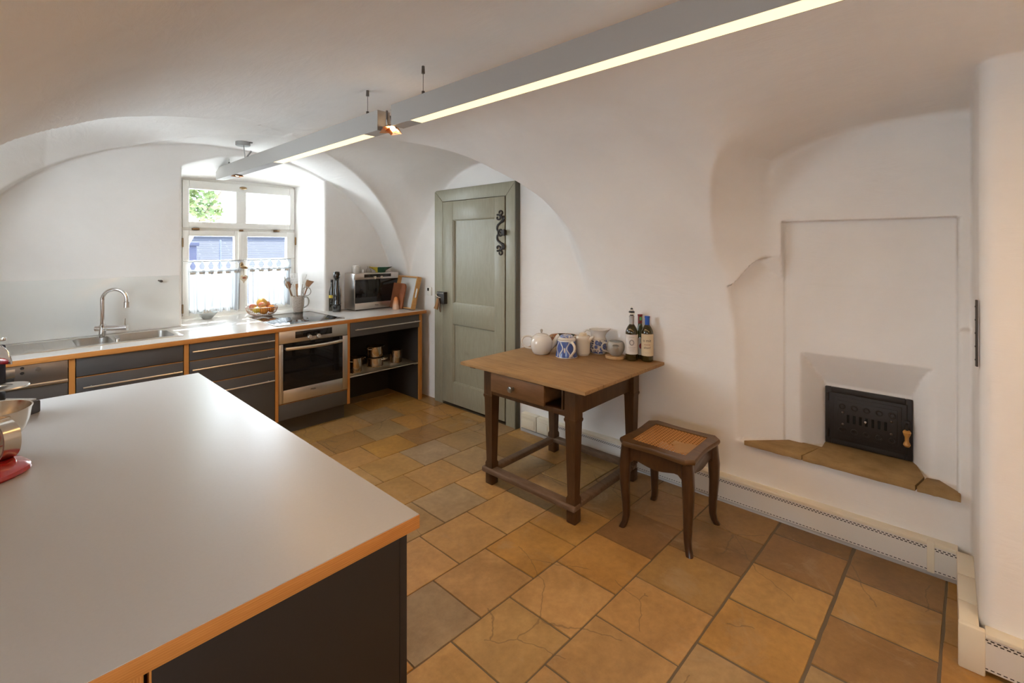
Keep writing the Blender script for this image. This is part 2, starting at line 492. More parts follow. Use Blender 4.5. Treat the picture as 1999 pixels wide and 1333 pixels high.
# ------------------------------------------------------------------ stone slab floor
def floor():
    rnd = random.Random(4)
    m = mat('sandstone_floor', (0.4, 0.25, 0.1), 0.35, spec=0.45)
    at = N(m, 'ShaderNodeAttribute', attribute_name='stone')
    co = objco(m)
    n1 = noise(m, co, 4.0, 6, 0.6, 0.8)
    n2 = noise(m, co, 30, 5, 0.65)
    n4 = noise(m, objco(m, (1, 1, 1), (0.3, 0.2, 0.6)), 2.2, 5, 0.7, 1.5)
    c = mixc(m, 1.0, at.outputs['Color'], ramp(m, n1, [(0.25, (0.70, 0.64, 0.55)), (0.75, (1.15, 1.12, 1.05))]), 'MULTIPLY')
    c = mixc(m, 1.0, c, ramp(m, n2, [(0.3, (0.86, 0.85, 0.84)), (0.7, (1.08, 1.08, 1.08))]), 'MULTIPLY')
    c = mixc(m, ramp(m, n4, [(0.57, (0, 0, 0)), (0.72, (0.5, 0.5, 0.5))]), c, (0.42, 0.31, 0.19))
    # fine hairline cracks in some slabs
    vor = N(m, 'ShaderNodeTexVoronoi', feature='DISTANCE_TO_EDGE'); vor.inputs['Scale'].default_value = 2.3
    wv = N(m, 'ShaderNodeTexNoise'); wv.inputs['Scale'].default_value = 5.0; wv.inputs['Detail'].default_value = 4; L(m, co, wv.inputs['Vector'])
    L(m, mixc(m, 0.10, co, wv.outputs['Color']), vor.inputs['Vector'])
    ck = mth(m, 'LESS_THAN', vor.outputs['Distance'], 0.0045)
    ck = mth(m, 'MULTIPLY', ck, mth(m, 'GREATER_THAN', noise(m, co, 1.3, 2), 0.53))
    c = mixc(m, mth(m, 'MULTIPLY', ck, 0.45), c, (0.10, 0.07, 0.04))
    L(m, c, bsdf(m).inputs['Base Color'])
    L(m, ramp(m, n1, [(0.3, (0.30,) * 3), (0.8, (0.5,) * 3)]), bsdf(m).inputs['Roughness'])
    bump(m, mth(m, 'ADD', n1, mth(m, 'MULTIPLY', n2, 0.25)), 0.12, 0.006)
    gm = mat('floor_grout', (0.15, 0.12, 0.085), 0.9, spec=0.2)
    base = {'tan': (0.43, 0.265, 0.100), 'lt': (0.47, 0.30, 0.125), 'or': (0.45, 0.255, 0.080), 'br': (0.31, 0.185, 0.078),
            'gr': (0.36, 0.25, 0.130), 'gy': (0.355, 0.265, 0.165), 'dk': (0.255, 0.15, 0.063)}
    rows = [4.62, 4.31, 4.0, 3.67, 3.34, 3.035, 2.71, 2.38, 2.06, 1.735, 1.41, 1.08, .72, .38, .03, -.3, -.63, -.96, -1.3, -1.62]
    offs = [1.87, 2.03, 1.87, 2.03, 1.885, 2.035, 1.85, 1.69, 1.52, 1.36, 1.20, 1.37, 1.85, 2.04, 1.85, 2.0, 1.85, 2.0, 1.85]
    special = {(3, 0): 'gr', (3, 1): 'or', (4, 0): 'or', (5, 0): 'gy', (5, 1): 'gr', (5, 2): 'gr', (6, 0): 'lt', (6, 1): 'gr', (6, 2): 'br',
               (7, 0): 'gy', (7, 1): 'lt', (8, -1): 'lt', (8, 0): 'lt', (8, 1): 'lt', (9, -1): 'gy', (9, 0): 'lt', (9, 1): 'or', (9, 2): 'or', (9, 3): 'br', (9, 4): 'br',
               (10, -1): 'lt', (10, 0): 'lt', (10, 1): 'lt', (10, 2): 'or', (10, 3): 'dk', (10, 4): 'br', (10, 5): 'br', (11, -1): 'lt', (11, 0): 'lt', (11, 1): 'tan', (11, 2): 'tan', (11, 3): 'br', (11, 4): 'br',
               (12, -1): 'gr', (12, 0): 'or', (12, 1): 'tan', (12, 2): 'br', (12, 3): 'dk', (13, 0): 'br', (13, 1): 'tan', (13, 2): 'br'}
    bm = bmesh.new(); lay = bm.loops.layers.float_color.new('stone')
    def sl(x, y): return y - 0.03 * (x - 2.0)
    for r in range(len(rows) - 1):
        ya, yb = rows[r + 1], rows[r]
        x = offs[r]
        k0 = -int((x + 0.75) / 0.328) - 1
        k = k0
        while x + k * 0.328 < 3.5:
            xa, xb = x + k * 0.328, x + (k + 1) * 0.328
            kind = special.get((r, k)) or rnd.choice(['tan', 'tan', 'lt', 'gr', 'br', 'or', 'tan'])
            c = base[kind]; j = (1 + rnd.uniform(-0.09, 0.09)) * (0.86 if r >= 11 and k >= 2 else 1.0)
            c = (c[0] * j, c[1] * j * (1 + rnd.uniform(-.03, .03)), c[2] * j * (1 + rnd.uniform(-.08, .08)), 1)
            g = 0.0018 + rnd.uniform(0, 0.0012) + (0.003 if r in (12, 13) else 0)
            dz = rnd.uniform(-0.0008, 0.0008)
            pts = [(xa + g, ya + g), (xb - g, ya + g), (xb - g, yb - g), (xa + g, yb - g)]
            # slightly worn, uneven outline
            ring = []
            for i in range(4):
                p, q = pts[i], pts[(i + 1) % 4]
                for s in range(5):
                    t = s / 5
                    j1 = 0 if s == 0 else rnd.uniform(-.0014, .0014)
                    ring.append((p[0] + (q[0] - p[0]) * t + j1, p[1] + (q[1] - p[1]) * t + j1))
            cx, cy = (xa + xb) / 2, (ya + yb) / 2
            top = [bm.verts.new((px + (cx - px) * 0.012, sl(px, py) + (cy - py) * 0.012, dz)) for px, py in ring]
            bot = [bm.verts.new((px, sl(px, py), -0.006)) for px, py in ring]
            fs = [bm.faces.new(top)]
            n = len(ring)
            for i in range(n): fs.append(bm.faces.new((bot[i], bot[(i + 1) % n], top[(i + 1) % n], top[i])))
            for f in fs:
                for lp in f.loops: lp[lay] = c
            k += 1
    # grout bed
    g = [bm.verts.new(p) for p in ((-.8, -1.75, -.0035), (3.5, -1.75, -.0035), (3.5, 4.75, -.0035), (-.8, 4.75, -.0035))]
    f = bm.faces.new(g); f.material_index = 1
    me = bpy.data.meshes.new('floor'); bm.to_mesh(me); bm.free()
    me.materials.append(m); me.materials.append(gm)
    o = bpy.data.objects.new('floor', me); COL.objects.link(o)
    tag(o, kind='structure')
floor()
# ------------------------------------------------------------------ shared materials
WHITEPAINT = mat('white_gloss_paint', (0.80, 0.79, 0.75), 0.4, spec=0.5)
STEEL = mat('brushed_steel', (0.60, 0.57, 0.53), 0.32, metal=1.0)
CHROME = mat('chrome', (0.75, 0.74, 0.73), 0.10, metal=1.0)
IRON = mat('black_iron', (0.035, 0.032, 0.03), 0.45, metal=0.3, spec=0.5)
BRASS = mat('aged_brass', (0.32, 0.22, 0.12), 0.35, metal=0.9)
BLACKGLASS = mat('black_glass', (0.008, 0.008, 0.009), 0.04, spec=0.6)
BLACKPL = mat('black_plastic', (0.02, 0.02, 0.02), 0.4)
CREAM = mat('cream_enamel', (0.70, 0.62, 0.45), 0.4)

def glass_mat(name, tint=(1, 1, 1), rough=0.0):
    m = mat(name, tint, 0.02)
    nt = m.node_tree
    out = nt.nodes['Material Output']
    tr = N(m, 'ShaderNodeBsdfTransparent'); tr.inputs[0].default_value = (*tint, 1)
    gl = N(m, 'ShaderNodeBsdfGlossy'); gl.inputs['Roughness'].default_value = rough + 0.01
    lw = N(m, 'ShaderNodeLayerWeight'); lw.inputs[0].default_value = 0.5
    fr = mth(m, 'ADD', 0.03, mth(m, 'MULTIPLY', mth(m, 'POWER', lw.outputs['Facing'], 5.0), 0.6))
    mx = N(m, 'ShaderNodeMixShader')
    L(m, fr, mx.inputs[0]); L(m, tr.outputs[0], mx.inputs[1]); L(m, gl.outputs[0], mx.inputs[2])
    L(m, mx.outputs[0], out.inputs['Surface'])
    return m
PANE = glass_mat('window_glass', (0.98, 0.99, 0.98))

# ------------------------------------------------------------------ window
def window():
    w = thing('window_1', 'white painted wooden window with a wide top light and two casements', 'window', (0, 0, 0), kind='structure')
    YF = 5.0
    def rect(x0, x1, z0, z1, wd, y0, y1, name, parent, bev=0.006, wl=None, wr=None, wt=None, wb=None, m=WHITEPAINT):
        b = MB()
        wl = wl or wd; wr = wr or wd; wt = wt or wd; wb = wb or wd
        b.box((x0, y0, z0), (x0 + wl, y1, z1), bev); b.box((x1 - wr, y0, z0), (x1, y1, z1), bev)
        b.box((x0 + wl, y0, z1 - wt), (x1 - wr, y1, z1), bev); b.box((x0 + wl, y0, z0), (x1 - wr, y1, z0 + wb), bev)
        return b.build(name, m, parent)
    # outer frame and transom bar
    b = MB()
    b.box((1.06, 5.02, .88), (1.105, 5.13, 2.18), .005); b.box((2.075, 5.02, .88), (2.115, 5.13, 2.18), .005)
    b.box((1.06, 5.02, 2.135), (2.115, 5.13, 2.19), .005); b.box((1.06, 5.0, .88), (2.115, 5.13, .925), .005)
    b.box((1.10, 5.015, 1.685), (2.08, 5.13, 1.718), .005)
    b.build('window_frame', WHITEPAINT, w)
    up = rect(1.10, 2.08, 1.715, 2.14, .055, 4.995, 5.05, 'top_sash', w, wl=.05, wr=.05, wt=.075, wb=.055)
    b = MB(); b.box((1.53, 5.0, 1.765), (1.62, 5.045, 2.07), .004); b.build('glazing_bar', WHITEPAINT, up)
    b = MB(); b.box((1.15, 5.02, 1.76), (2.03, 5.024, 2.07)); b.build('pane', PANE, up, 0)
    for nm, x0, x1, wl, wr in (('l', 1.10, 1.57, .05, .055), ('r', 1.57, 2.08, .06, .08)):
        cs = rect(x0, x1, .92, 1.69, .06, 4.995, 5.05, 'casement', w, wl=wl, wr=wr, wt=.05, wb=.06)
        b = MB(); b.box((x0 + wl - .005, 5.02, .97), (x1 - wr + .005, 5.024, 1.65)); b.build('pane', PANE, cs, 0)
    b = MB(); b.box((1.545, 4.982, .925), (1.60, 5.0, 1.685), .006); b.build('cover_strip', WHITEPAINT, w)
    for x, z, wd in ((1.20, 1.703, .055), (1.90, 1.700, .05), (1.575, 1.698, .03)):
        b = MB(); b.box((x - wd / 2, 4.985, z - .008), (x + wd / 2, 5.02, z + .008), .003); b.build('transom_hinge', BRASS, w)
    for x, z in ((1.098, 1.58), (1.098, .99), (2.085, 1.60)):
        b = MB(); b.cyl((x, 4.99, z - .04), (x, 4.99, z + .04), .007, 10); b.build('side_hinge', BRASS, w)
    # oval knobs
    b = MB(); b.ball((0, 0, 0), .033, 20, (1, .45, .42), Tm(1.585, 4.975, 2.105)); b.cyl((1.585, 4.98, 2.105), (1.585, 5.0, 2.105), .008); b.build('top_knob', BRASS, w)
    b = MB(); b.ball((0, 0, 0), .03, 18, (1.2, .5, .55), Tm(1.585, 4.955, 1.345, 0, 14, 0)); b.ball((0, 0, 0), .018, 14, (1, .5, 1.4), Tm(1.568, 4.965, 1.37))
    b.cyl((1.575, 4.95, 1.345), (1.575, 4.99, 1.345), .007, 10); b.build('turn_handle', BRASS, w)
window()

def added_window(n, label, y0, y1, z1):  # windows added out of view to bring daylight from the left
    w = thing('window_%d' % n, label, 'window', (0, 0, 0), kind='structure')
    b = MB(); X = -.450; ym = (y0 + y1) / 2; z0 = 1.0
    for y in (y0 - .02, ym - .0275, y1 - .035): b.box((X - .028, y, z0), (X + .028, y + .055, z1 + .02), .005)
    for z in (z0, z1 - .035): b.box((X - .026, y0 - .02, z), (X + .026, y1 + .02, z + .055), .005)
    b.build('window_frame', WHITEPAINT, w)
    for ya, yb in ((y0 + .035, ym - .0275), (ym + .0275, y1 - .035)):
        b = MB(); b.box((X - .002, ya, z0 + .05), (X + .002, yb, z1 - .03)); b.build('pane', PANE, w, 0)
    b = MB(); b.box((X + .03, y0 + .01, .985), (-.37, y1 - .01, 1.022), .004); b.build('window_sill', WHITEPAINT, w)
added_window(2, 'added unseen white two light window in the left wall lunette, for daylight', 2.78, 3.55, 1.92)
added_window(3, 'added unseen low white window in the left wall near the rear, for daylight', -0.40, 0.50, 1.42)

def heart():
    h = thing('heart_pendant', 'small pale heart hung from the window handle on a string', 'ornament', (1.577, 4.935, 1.25))
    poly = []
    for i in range(40):
        t = 2 * math.pi * i / 40
        poly.append((0.0034 * 16 * math.sin(t) ** 3 / 1.6, 0.0034 * (13 * math.cos(t) - 5 * math.cos(2 * t) - 2 * math.cos(3 * t) - math.cos(4 * t)) / 1.3))
    b = MB(); b.prism(poly, -.006, .006, .003, Tm(0, 0, -.01, 90)); b.build('heart', mat('pale_wood', (.62, .52, .38), .6), h)
    b = MB(); b.tube([(0, 0, .02), (.001, .004, .05), (0, .01, .085)], .0015, 6); b.build('string', mat('twine', (.3, .22, .14), .9), h)
    b = MB(); b.box((-.014, -.011, -.012), (.014, -.007, .006), .002); b.build('motif', mat('rust_motif', (.35, .12, .06), .6), h)
heart()

def cloth_mat():
    m = mat('sheer_white_cotton', (.70, .70, .70), .8, spec=.1)
    out = m.node_tree.nodes['Material Output']
    tl = N(m, 'ShaderNodeBsdfTranslucent'); tl.inputs[0].default_value = (.19, .20, .21, 1)
    tr = N(m, 'ShaderNodeBsdfTransparent'); tr.inputs[0].default_value = (1, 1, 1, 1)
    m1 = N(m, 'ShaderNodeMixShader'); m1.inputs[0].default_value = .6
    L(m, bsdf(m).outputs[0], m1.inputs[1]); L(m, tl.outputs[0], m1.inputs[2])
    m2 = N(m, 'ShaderNodeMixShader'); m2.inputs[0].default_value = .05
    L(m, m1.outputs[0], m2.inputs[1]); L(m, tr.outputs[0], m2.inputs[2])
    L(m, m2.outputs[0], out.inputs['Surface'])
    return m
CLOTH = cloth_mat()
def curtain(x0, x1, z0, z1, y, seed, label, fullness):
    t = thing('cafe_curtain', label, 'curtain', ((x0 + x1) / 2, y, z1), group=None)
    rnd = random.Random(seed)
    w = x1 - x0
    nh = 6 if seed == 1 else 5
    ph = [rnd.uniform(0, 6.28) for _ in range(3)]
    nx, nz = 120, 40
    zt = z1 - .085; zb = z0
    vs_, fs_ = [], []
    for j in range(nz + 1):
        f = j / nz; z = zt + (zb - zt) * f
        for i in range(nx + 1):
            u = i / nx
            amp = .006 + .010 * f
            d = amp * (math.sin(u * fullness * 6.28 + ph[0] + .4 * math.sin(3 * f)) + .5 * math.sin(u * fullness * 2.3 * 6.28 + ph[1]))
            zz = z + (.006 * math.sin(u * fullness * 6.28 + ph[0]) if j == nz else 0)
            taper = 1 - .05 * f
            vs_.append((-w / 2 + w * (.5 + (u - .5) * taper), d, zz - z1))
    for j in range(nz):
        for i in range(nx):
            a = j * (nx + 1) + i
            fs_.append((a, a + 1, a + nx + 2, a + nx + 1))
    b = MB(); b.faces(vs_, fs_); b.build('panel', CLOTH, t, 180)
    # lace heading: strips with pear shaped openings between them
    b = MB()
    n = nh
    for k in range(n + 1):
        xc = -w / 2 + w * k / n
        hw = w / n / 2
        # each web is narrow at mid height and wide at top and bottom
        prof = [(0, .30), (.15, .42), (.35, .62), (.55, .55), (.75, .30), (.9, .16), (1, .14)]
        L_ = [(xc - hw * (1 - p), -.004, -.078 * (1 - q)) for q, p in prof]
        R_ = [(xc + hw * (1 - p), -.004, -.078 * (1 - q)) for q, p in prof]
        L_ = [(max(v[0], -w / 2), v[1], v[2]) for v in L_]; R_ = [(min(v[0], w / 2), v[1], v[2]) for v in R_]
        m_ = len(L_)
        b.faces(L_ + R_, [(i, m_ + i, m_ + i + 1, i + 1) for i in range(m_ - 1)])
    b.faces([(-w / 2, -.003, -.10), (w / 2, -.003, -.10), (w / 2, -.003, -.076), (-w / 2, -.003, -.076)], [(0, 1, 2, 3)])
    b.faces([(-w / 2, -.003, -.008), (w / 2, -.003, -.008), (w / 2, -.003, 0), (-w / 2, -.003, 0)], [(0, 1, 2, 3)])
    b.build('lace_heading', CLOTH, t, 0)
    for k in range(n):
        xc = -w / 2 + w * (k + .5) / n
        b = MB(); b.box((xc - .022, -.006, -.118), (xc + .022, -.0045, -.100)); b.build('embroidery', mat('ecru_thread', (.50, .46, .40), .9), t, 0)
    b = MB(); b.cyl((-w / 2 - .03, 0, .003), (w / 2 + .03, 0, .003), .0035, 8); b.ball((w / 2 + .03, 0, .003), .006, 10); b.ball((-w / 2 - .03, 0, .003), .006, 10)
    b.build('rod', STEEL, t)
curtain(1.135, 1.56, .945, 1.412, 4.968, 1, 'sheer white cafe curtain with lace heading on the left casement', 6)
curtain(1.62, 2.03, .955, 1.418, 4.968, 2, 'sheer white cafe curtain with lace heading on the right casement', 8)

# ------------------------------------------------------------------ door
def door():
    m = mat('sage_paint', (.27, .265, .20), .38, spec=.5)
    co = objco(m, (8, 8, 1.0))
    n1 = noise(m, co, 9, 6, .65, .3)
    c = ramp(m, n1, [(.25, (.265, .25, .182)), (.8, (.345, .325, .242))])
    L(m, c, bsdf(m).inputs['Base Color']); bump(m, n1, .15, .003)
    d = thing('door_1', 'sage green painted panelled door in its wooden casing', 'door', (0, 0, 0), kind='structure')
    X = 3.0
    yl, yr = 3.79, 2.69                                              # outer casing edges
    # casing, mitred at the top
    def casing(pts):
        b = MB()
        b.prism(pts, 0, .05, .006, Matrix(((0, 0, -1, X + .01), (1, 0, 0, 0), (0, 1, 0, 0), (0, 0, 0, 1))))
        b.build('casing', m, d)
    il, ir, it = 3.665, 2.805, 1.985
    casing([(yl, 0), (yl, 2.10), (il, it), (il, 0)])
    casing([(yr, 0), (ir, 0), (ir, it), (yr, 2.105)])
    casing([(yl, 2.10), (yr, 2.105), (ir, it), (il, it)])
    b = MB(); b.box((X - .05, yr - .012, 0), (X + .01, yr, 2.105), .003); b.build('edge_strip', mat('dark_sage', (.10, .095, .07), .5), d)
    # dark threshold board
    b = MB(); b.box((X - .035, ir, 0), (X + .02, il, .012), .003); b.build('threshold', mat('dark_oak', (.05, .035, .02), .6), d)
    # leaf: stiles, rails, two recessed panels
    b = MB()
    x0, x1 = X - .042, X + .0
    sl, sr = .16, .135                                                # stile widths
    b.box((x0, il - sl, .03), (x1, il - .004, it - .004), .003)
    b.box((x0, ir + .012, .03), (x1, ir + sr, it - .004), .003)
    b.box((x0, ir + sr, 1.80), (x1, il - sl, it - .004), .003)
    b.box((x0, ir + sr, .80), (x1, il - sl, 1.00), .003)
    b.box((x0, ir + sr, .03), (x1, il - sl, .235), .003)
    lf = b.build('leaf', m, d)
    b = MB(); b.box((X - .020, ir + sr - .005, .23), (X, il - sl + .005, .81)); b.box((X - .020, ir + sr - .005, .99), (X, il - sl + .005, 1.81)); b.build('panel', m, lf, 0)
    b = MB()
    for z0, z1 in ((.235, .80), (1.00, 1.80)):
        y0, y1 = ir + sr, il - sl
        for a, c_ in (((y0, z0), (y0, z1)), ((y1, z0), (y1, z1)), ((y0, z0), (y1, z0)), ((y0, z1), (y1, z1))):
            b.tube([(X - .026, a[0], a[1]), (X - .026, c_[0], c_[1])], .010, 8)
    b.build('moulding', m, lf)
    b = MB(); b.box((X - .028, ir + .001, .03), (X - .010, ir + .011, it)); b.build('gap', mat('gap_dark', (.015, .013, .01), .9), d, 0)
    # wrought iron scroll hinge
    b = MB()
    yc, xh = 2.868, X - .047
    def P(u, z): return (xh, yc + u, z)
    def sp(cx, cz, r0, r1, a0, a1, n=26): return [P(cx + (r0 + (r1 - r0) * i / n) * math.cos(R(a0 + (a1 - a0) * i / n)), cz + (r0 + (r1 - r0) * i / n) * math.sin(R(a0 + (a1 - a0) * i / n))) for i in range(n + 1)]
    zc = 1.665
    for sgn in (1, -1):
        def Q(pts): return [(p[0], yc + 1.15 * (p[1] - yc), zc + .88 * sgn * (p[2] - zc)) for p in pts]
        main = smoothpath([P(.018, zc + .012), P(.030, zc + .04), P(.022, zc + .075), P(-.012, zc + .105), P(-.030, zc + .135), P(-.018, zc + .165), P(.012, zc + .178)], 6)
        b.tube(Q(main), [.0105 - .003 * abs(i / len(main) - .4) for i in range(len(main))], 8, flat=(1, .8))
        b.tube(Q(sp(.018, zc + .150, .030, .010, 70, 400)), [.0092 - .003 * i / 26 for i in range(27)], 8)
        b.tube(Q(sp(-.006, zc + .200, .022, .012, 250, -30)), [.0085 - .002 * i / 26 for i in range(27)], 8)
        b.tube(Q(smoothpath([P(-.010, zc + .10), P(-.036, zc + .11), P(-.047, zc + .14), P(-.038, zc + .165)], 6)), .0065, 8)
    b.tube([P(-.006 + .026 * math.cos(R(a)), zc + .026 * math.sin(R(a))) for a in range(0, 360, 20)], .009, 8, closed=True)
    b.ball(P(-.008, zc), .010, 12)
    b.box((X - .068, ir - .012, zc - .022), (X - .040, ir + .030, zc + .022), .004)
    b.cyl((X - .062, ir - .002, zc - .028), (X - .062, ir - .002, zc + .028), .010, 12)
    b.build('scroll_hinge', IRON, d)
    # box lock on the casing side
    b = MB(); b.box((X - .085, 3.585, .985), (X - .042, 3.70, 1.10), .004); b.build('box_lock', IRON, d)
    for k in range(5):
        b = MB(); b.ball((X - .087, 3.60 + .020 * k, 1.088), .006, 10); b.build('lock_stud', STEEL, d)
door()
def key_tags():
    t = thing('key_fob', 'brown leather key fob hanging from the iron door lock on a pale cord', 'key fob', (2.905, 3.665, 1.045))
    le = mat('tan_leather', (.30, .14, .045), .55); dl = mat('dark_leather', (.12, .06, .03), .6)
    b = MB(); b.tube(smoothpath([(.03, -.04, .0), (.0, -.01, .004), (-.005, .025, .025), (.02, .032, .035)]), .004, 8); b.build('cord', mat('pale_cord', (.72, .66, .55), .8), t)
    b = MB(); b.loft([[(-.004, .012, -.005), (.004, .012, -.005), (.004, -.012, -.005), (-.004, -.012, -.005)], [(-.006, .030, -.06), (.003, .030, -.06), (.003, -.006, -.06), (-.006, -.006, -.06)], [(-.010, .055, -.108), (0, .055, -.108), (0, .004, -.118), (-.010, .004, -.118)]]); b.build('leather_flap', le, t)
    b = MB(); b.loft([[(-.004, .0, -.005), (.004, .0, -.005), (.004, -.02, -.005), (-.004, -.02, -.005)], [(-.006, -.012, -.07), (.003, -.012, -.07), (.003, -.034, -.07), (-.006, -.034, -.07)], [(-.006, -.030, -.13), (.0, -.030, -.13), (.0, -.044, -.14), (-.006, -.044, -.14)]]); b.build('leather_strap', dl, t)
key_tags()
def thermostat():
    t = thing('thermostat', 'small white wall thermostat with a dark display left of the door', 'thermostat', (3.0, 3.915, 1.085))
    b = MB(); b.box((-.016, -.032, -.042), (.005, .032, .042), .004); b.build('housing', WHITEPAINT, t)
    b = MB(); b.box((-.018, -.005, .004), (-.0155, .024, .034), .001); b.build('display', BLACKPL, t)
thermostat()

# ------------------------------------------------------------------ skirting heater
def skirting():
    m = mat('skirting_white', (.68, .66, .62), .5)
    tc = N(m, 'ShaderNodeTexCoord'); sep = N(m, 'ShaderNodeSeparateXYZ'); L(m, tc.outputs['Object'], sep.inputs[0])
    fr = mth(m, 'GREATER_THAN', mth(m, 'FRACT', mth(m, 'MULTIPLY', sep.outputs['Y'], 62)), .38)
    frx = mth(m, 'GREATER_THAN', mth(m, 'FRACT', mth(m, 'ADD', mth(m, 'MULTIPLY', sep.outputs['Y'], 62), .5)), .38)
    def band(z, h): return mth(m, 'LESS_THAN', mth(m, 'ABSOLUTE', mth(m, 'SUBTRACT', sep.outputs['Z'], z)), h)
    k = mth(m, 'MULTIPLY', fr, mth(m, 'ADD', band(.1335, .0022), band(.030, .0018)))
    k2 = mth(m, 'MULTIPLY', frx, band(.1255, .0022))
    k = mth(m, 'ADD', k, k2, True)
    L(m, mixc(m, k, (.68, .66, .62), (.02, .018, .015)), bsdf(m).inputs['Base Color'])
    cap = mat('skirting_cap', (.74, .68, .55), .45)
    YA, YB = -.035, 2.64
    s = thing('baseboard_right', 'white skirting heater with rows of tiny slots along the right wall', 'baseboard', kind='structure')
    b = MB(); b.box((2.962, YA, .022), (3.02, 2.32, .142)); b.build('heater_face', m, s, 0)
    b = MB(); b.box((2.960, YA, .142), (3.03, 2.32, .157), .003); b.build('cap_rail', cap, s)
    b = MB(); b.box((2.968, YA, 0), (3.03, YB, .022), .002); b.build('foot_strip', mat('mortar_grey', (.45, .44, .43), .9), s)
    b = MB(); b.box((2.955, .045, .020), (2.99, .072, .160), .003); b.build('joint_clip', cap, s)
    for y0, y1 in ((2.325, 2.455), (2.46, 2.625)):
        b = MB(); b.box((2.955, y0, .035), (3.02, y1, .157), .004); b.box((2.950, y0 + .018, .05), (2.957, y1 - .018, .12), .002); b.box((2.951, y0 + .01, .128), (2.957, y1 - .01, .133)); b.build('end_block', cap, s)
    # return along the pier
    b = MB()
    for x0, x1 in ((2.405, 2.56), (2.565, 2.76), (2.765, 2.96)): b.box((x0, -.085, .145), (x1, -.030, .160), .003)
    b.build('return_cap', cap, s)
    b = MB(); b.box((2.41, -.038, .0), (2.965, -.031, .146)); b.build('return_face', cap, s)
    b = MB(); b.box((2.398, -.10, .0), (2.425, -.028, .162), .005); b.build('corner_post', cap, s)
    b = MB(); b.box((2.405, -1.5, .022), (2.455, -.10, .142)); b.build('pier_face', m, s, 0)
    b = MB(); b.box((2.400, -1.5, .142), (2.458, -.10, .157), .003); b.build('pier_cap', cap, s)
skirting()

def pier_strip():
    o = MB().box((-.003, -.007, -.125), (.003, .007, .125), .001)
    for z in (-.10, -.05, 0, .05, .10): o.cyl((-.005, 0, z), (0, 0, z), .003, 8)
    o = o.build('strike_plate', mat('dark_plate', (.07, .065, .06), .5, metal=.6), loc=(2.49, -.080, 1.222)); o.rotation_euler = (0, 0, R(-80))
    tag(o, 'narrow steel strike plate let into the edge of the white pier', 'plate')
pier_strip()

# ------------------------------------------------------------------ stove niche: ledge and cast iron door
def ledge():
    m = mat('ledge_sandstone', (.33, .21, .09), .75, spec=.25)
    co = objco(m); n1 = noise(m, co, 7, 6, .65)
    L(m, ramp(m, n1, [(.25, (.20, .125, .05)), (.75, (.40, .26, .115))]), bsdf(m).inputs['Base Color']); bump(m, noise(m, co, 28, 5), .3, .006)
    t = thing('hearth_ledge', 'worn brown sandstone ledge below the black stove door', 'ledge', (0, 0, 0))
    rnd = random.Random(3)
    def slab(poly):
        out = []
        for i in range(len(poly)):
            p, q = poly[i], poly[(i + 1) % len(poly)]
            n = 10 if (p[0] < 3.0 and q[0] < 3.0) else 1
            for k in range(n):
                f = k / n; j = rnd.uniform(-.004, .004) if k else 0
                out.append((p[0] + (q[0] - p[0]) * f + j, p[1] + (q[1] - p[1]) * f))
        b = MB(); b.prism(out, .372, .401, .004); b.build('slab', m, t)
    slab([(2.985, .885), (2.982, .592), (3.19, .53), (3.19, .68)])
    slab([(2.982, .585), (2.978, .115), (3.12, .085), (3.31, .13), (3.31, .53), (3.20, .53)])
    slab([(2.978, .108), (2.985, -.045), (3.03, -.045), (3.13, .03), (3.12, .078)])
ledge()
def stove_door():
    ir = mat('stove_cast_iron', (.030, .025, .023), .5, metal=.4, spec=.5)
    co = objco(ir); bump(ir, noise(ir, co, 60, 4), .2, .003)
    t = thing('stove_door', 'black cast iron stove door with slots set in the white niche', 'stove', (3.292, .332, .405))
    w, h = .196, .325
    b = MB()
    for a, c in (((-w + .03, 0), (w - .03, .035)), ((-w + .03, h - .035), (w - .03, h)), ((-w, 0), (-w + .03, h)), ((w - .03, 0), (w, h))):
        b.box((-.012, a[0], a[1]), (.02, c[0], c[1]), .003)
    b.build('frame', ir, t)
    b = MB(); b.box((-.018, -w + .022, .028), (.0, w - .022, h - .028), .004)
    b.box((-.023, -w + .045, .045), (-.018, w - .045, h - .045), .003)
    b.box((-.027, -w + .062, .065), (-.022, w - .062, h - .065), .003)
    lf = b.build('door_leaf', ir, t)
    for z in (.095, .228):
        for k in range(5):
            y = -.112 + .056 * k
            b = MB(); b.tube([(-.028, y + .013 * math.cos(R(a)), z + .013 * math.sin(R(a))) for a in range(0, 360, 30)], .004, 8, closed=True); b.build('ring_boss', ir, lf)
    for z in (.128, .195):
        for y in (-.108, .108):
            b = MB(); b.ball((-.028, y, z), .007, 10); b.build('rivet', mat('worn_iron', (.16, .14, .13), .35, metal=.8), lf)
    for k in range(7):
        y = -.084 + .028 * k
        b = MB(); b.box((-.0285, y - .006, .140), (-.0255, y + .006, .186), .004); b.build('air_slot', mat('slot_black', (.002, .002, .002), .9), lf)
    b = MB(); b.ball((-.034, .004, .166), .006, 10); b.cyl((-.034, .004, .16), (-.026, .004, .16), .003, 8); b.build('slide_knob', STEEL, lf)
    hx, hy = -.052, -w + .022
    b = MB(); b.box((-.03, hy - .012, .170), (-.015, hy + .012, .215), .003); b.tube([(-.02, hy, .20), (hx, hy, .20), (hx, hy, .165)], .006, 8)
    lt = b.build('latch', ir, t)
    b = MB(); b.lathe([(0, .085), (.010, .087), (.016, .096), (.014, .105), (.009, .115), (.009, .135), (.015, .150), (.018, .163), (.013, .172), (0, .174)], 20, Tm(hx, hy, 0))
    b.build('handle_grip', wood_mat('turned_beech', (.42, .19, .04), (.55, .28, .07), (8, 8, 2), .35), lt)
    for z in (.06, .27):
        b = MB(); b.cyl((-.020, w - .012, z - .022), (-.020, w - .012, z + .022), .008, 10); b.build('hinge', ir, t)
stove_door()

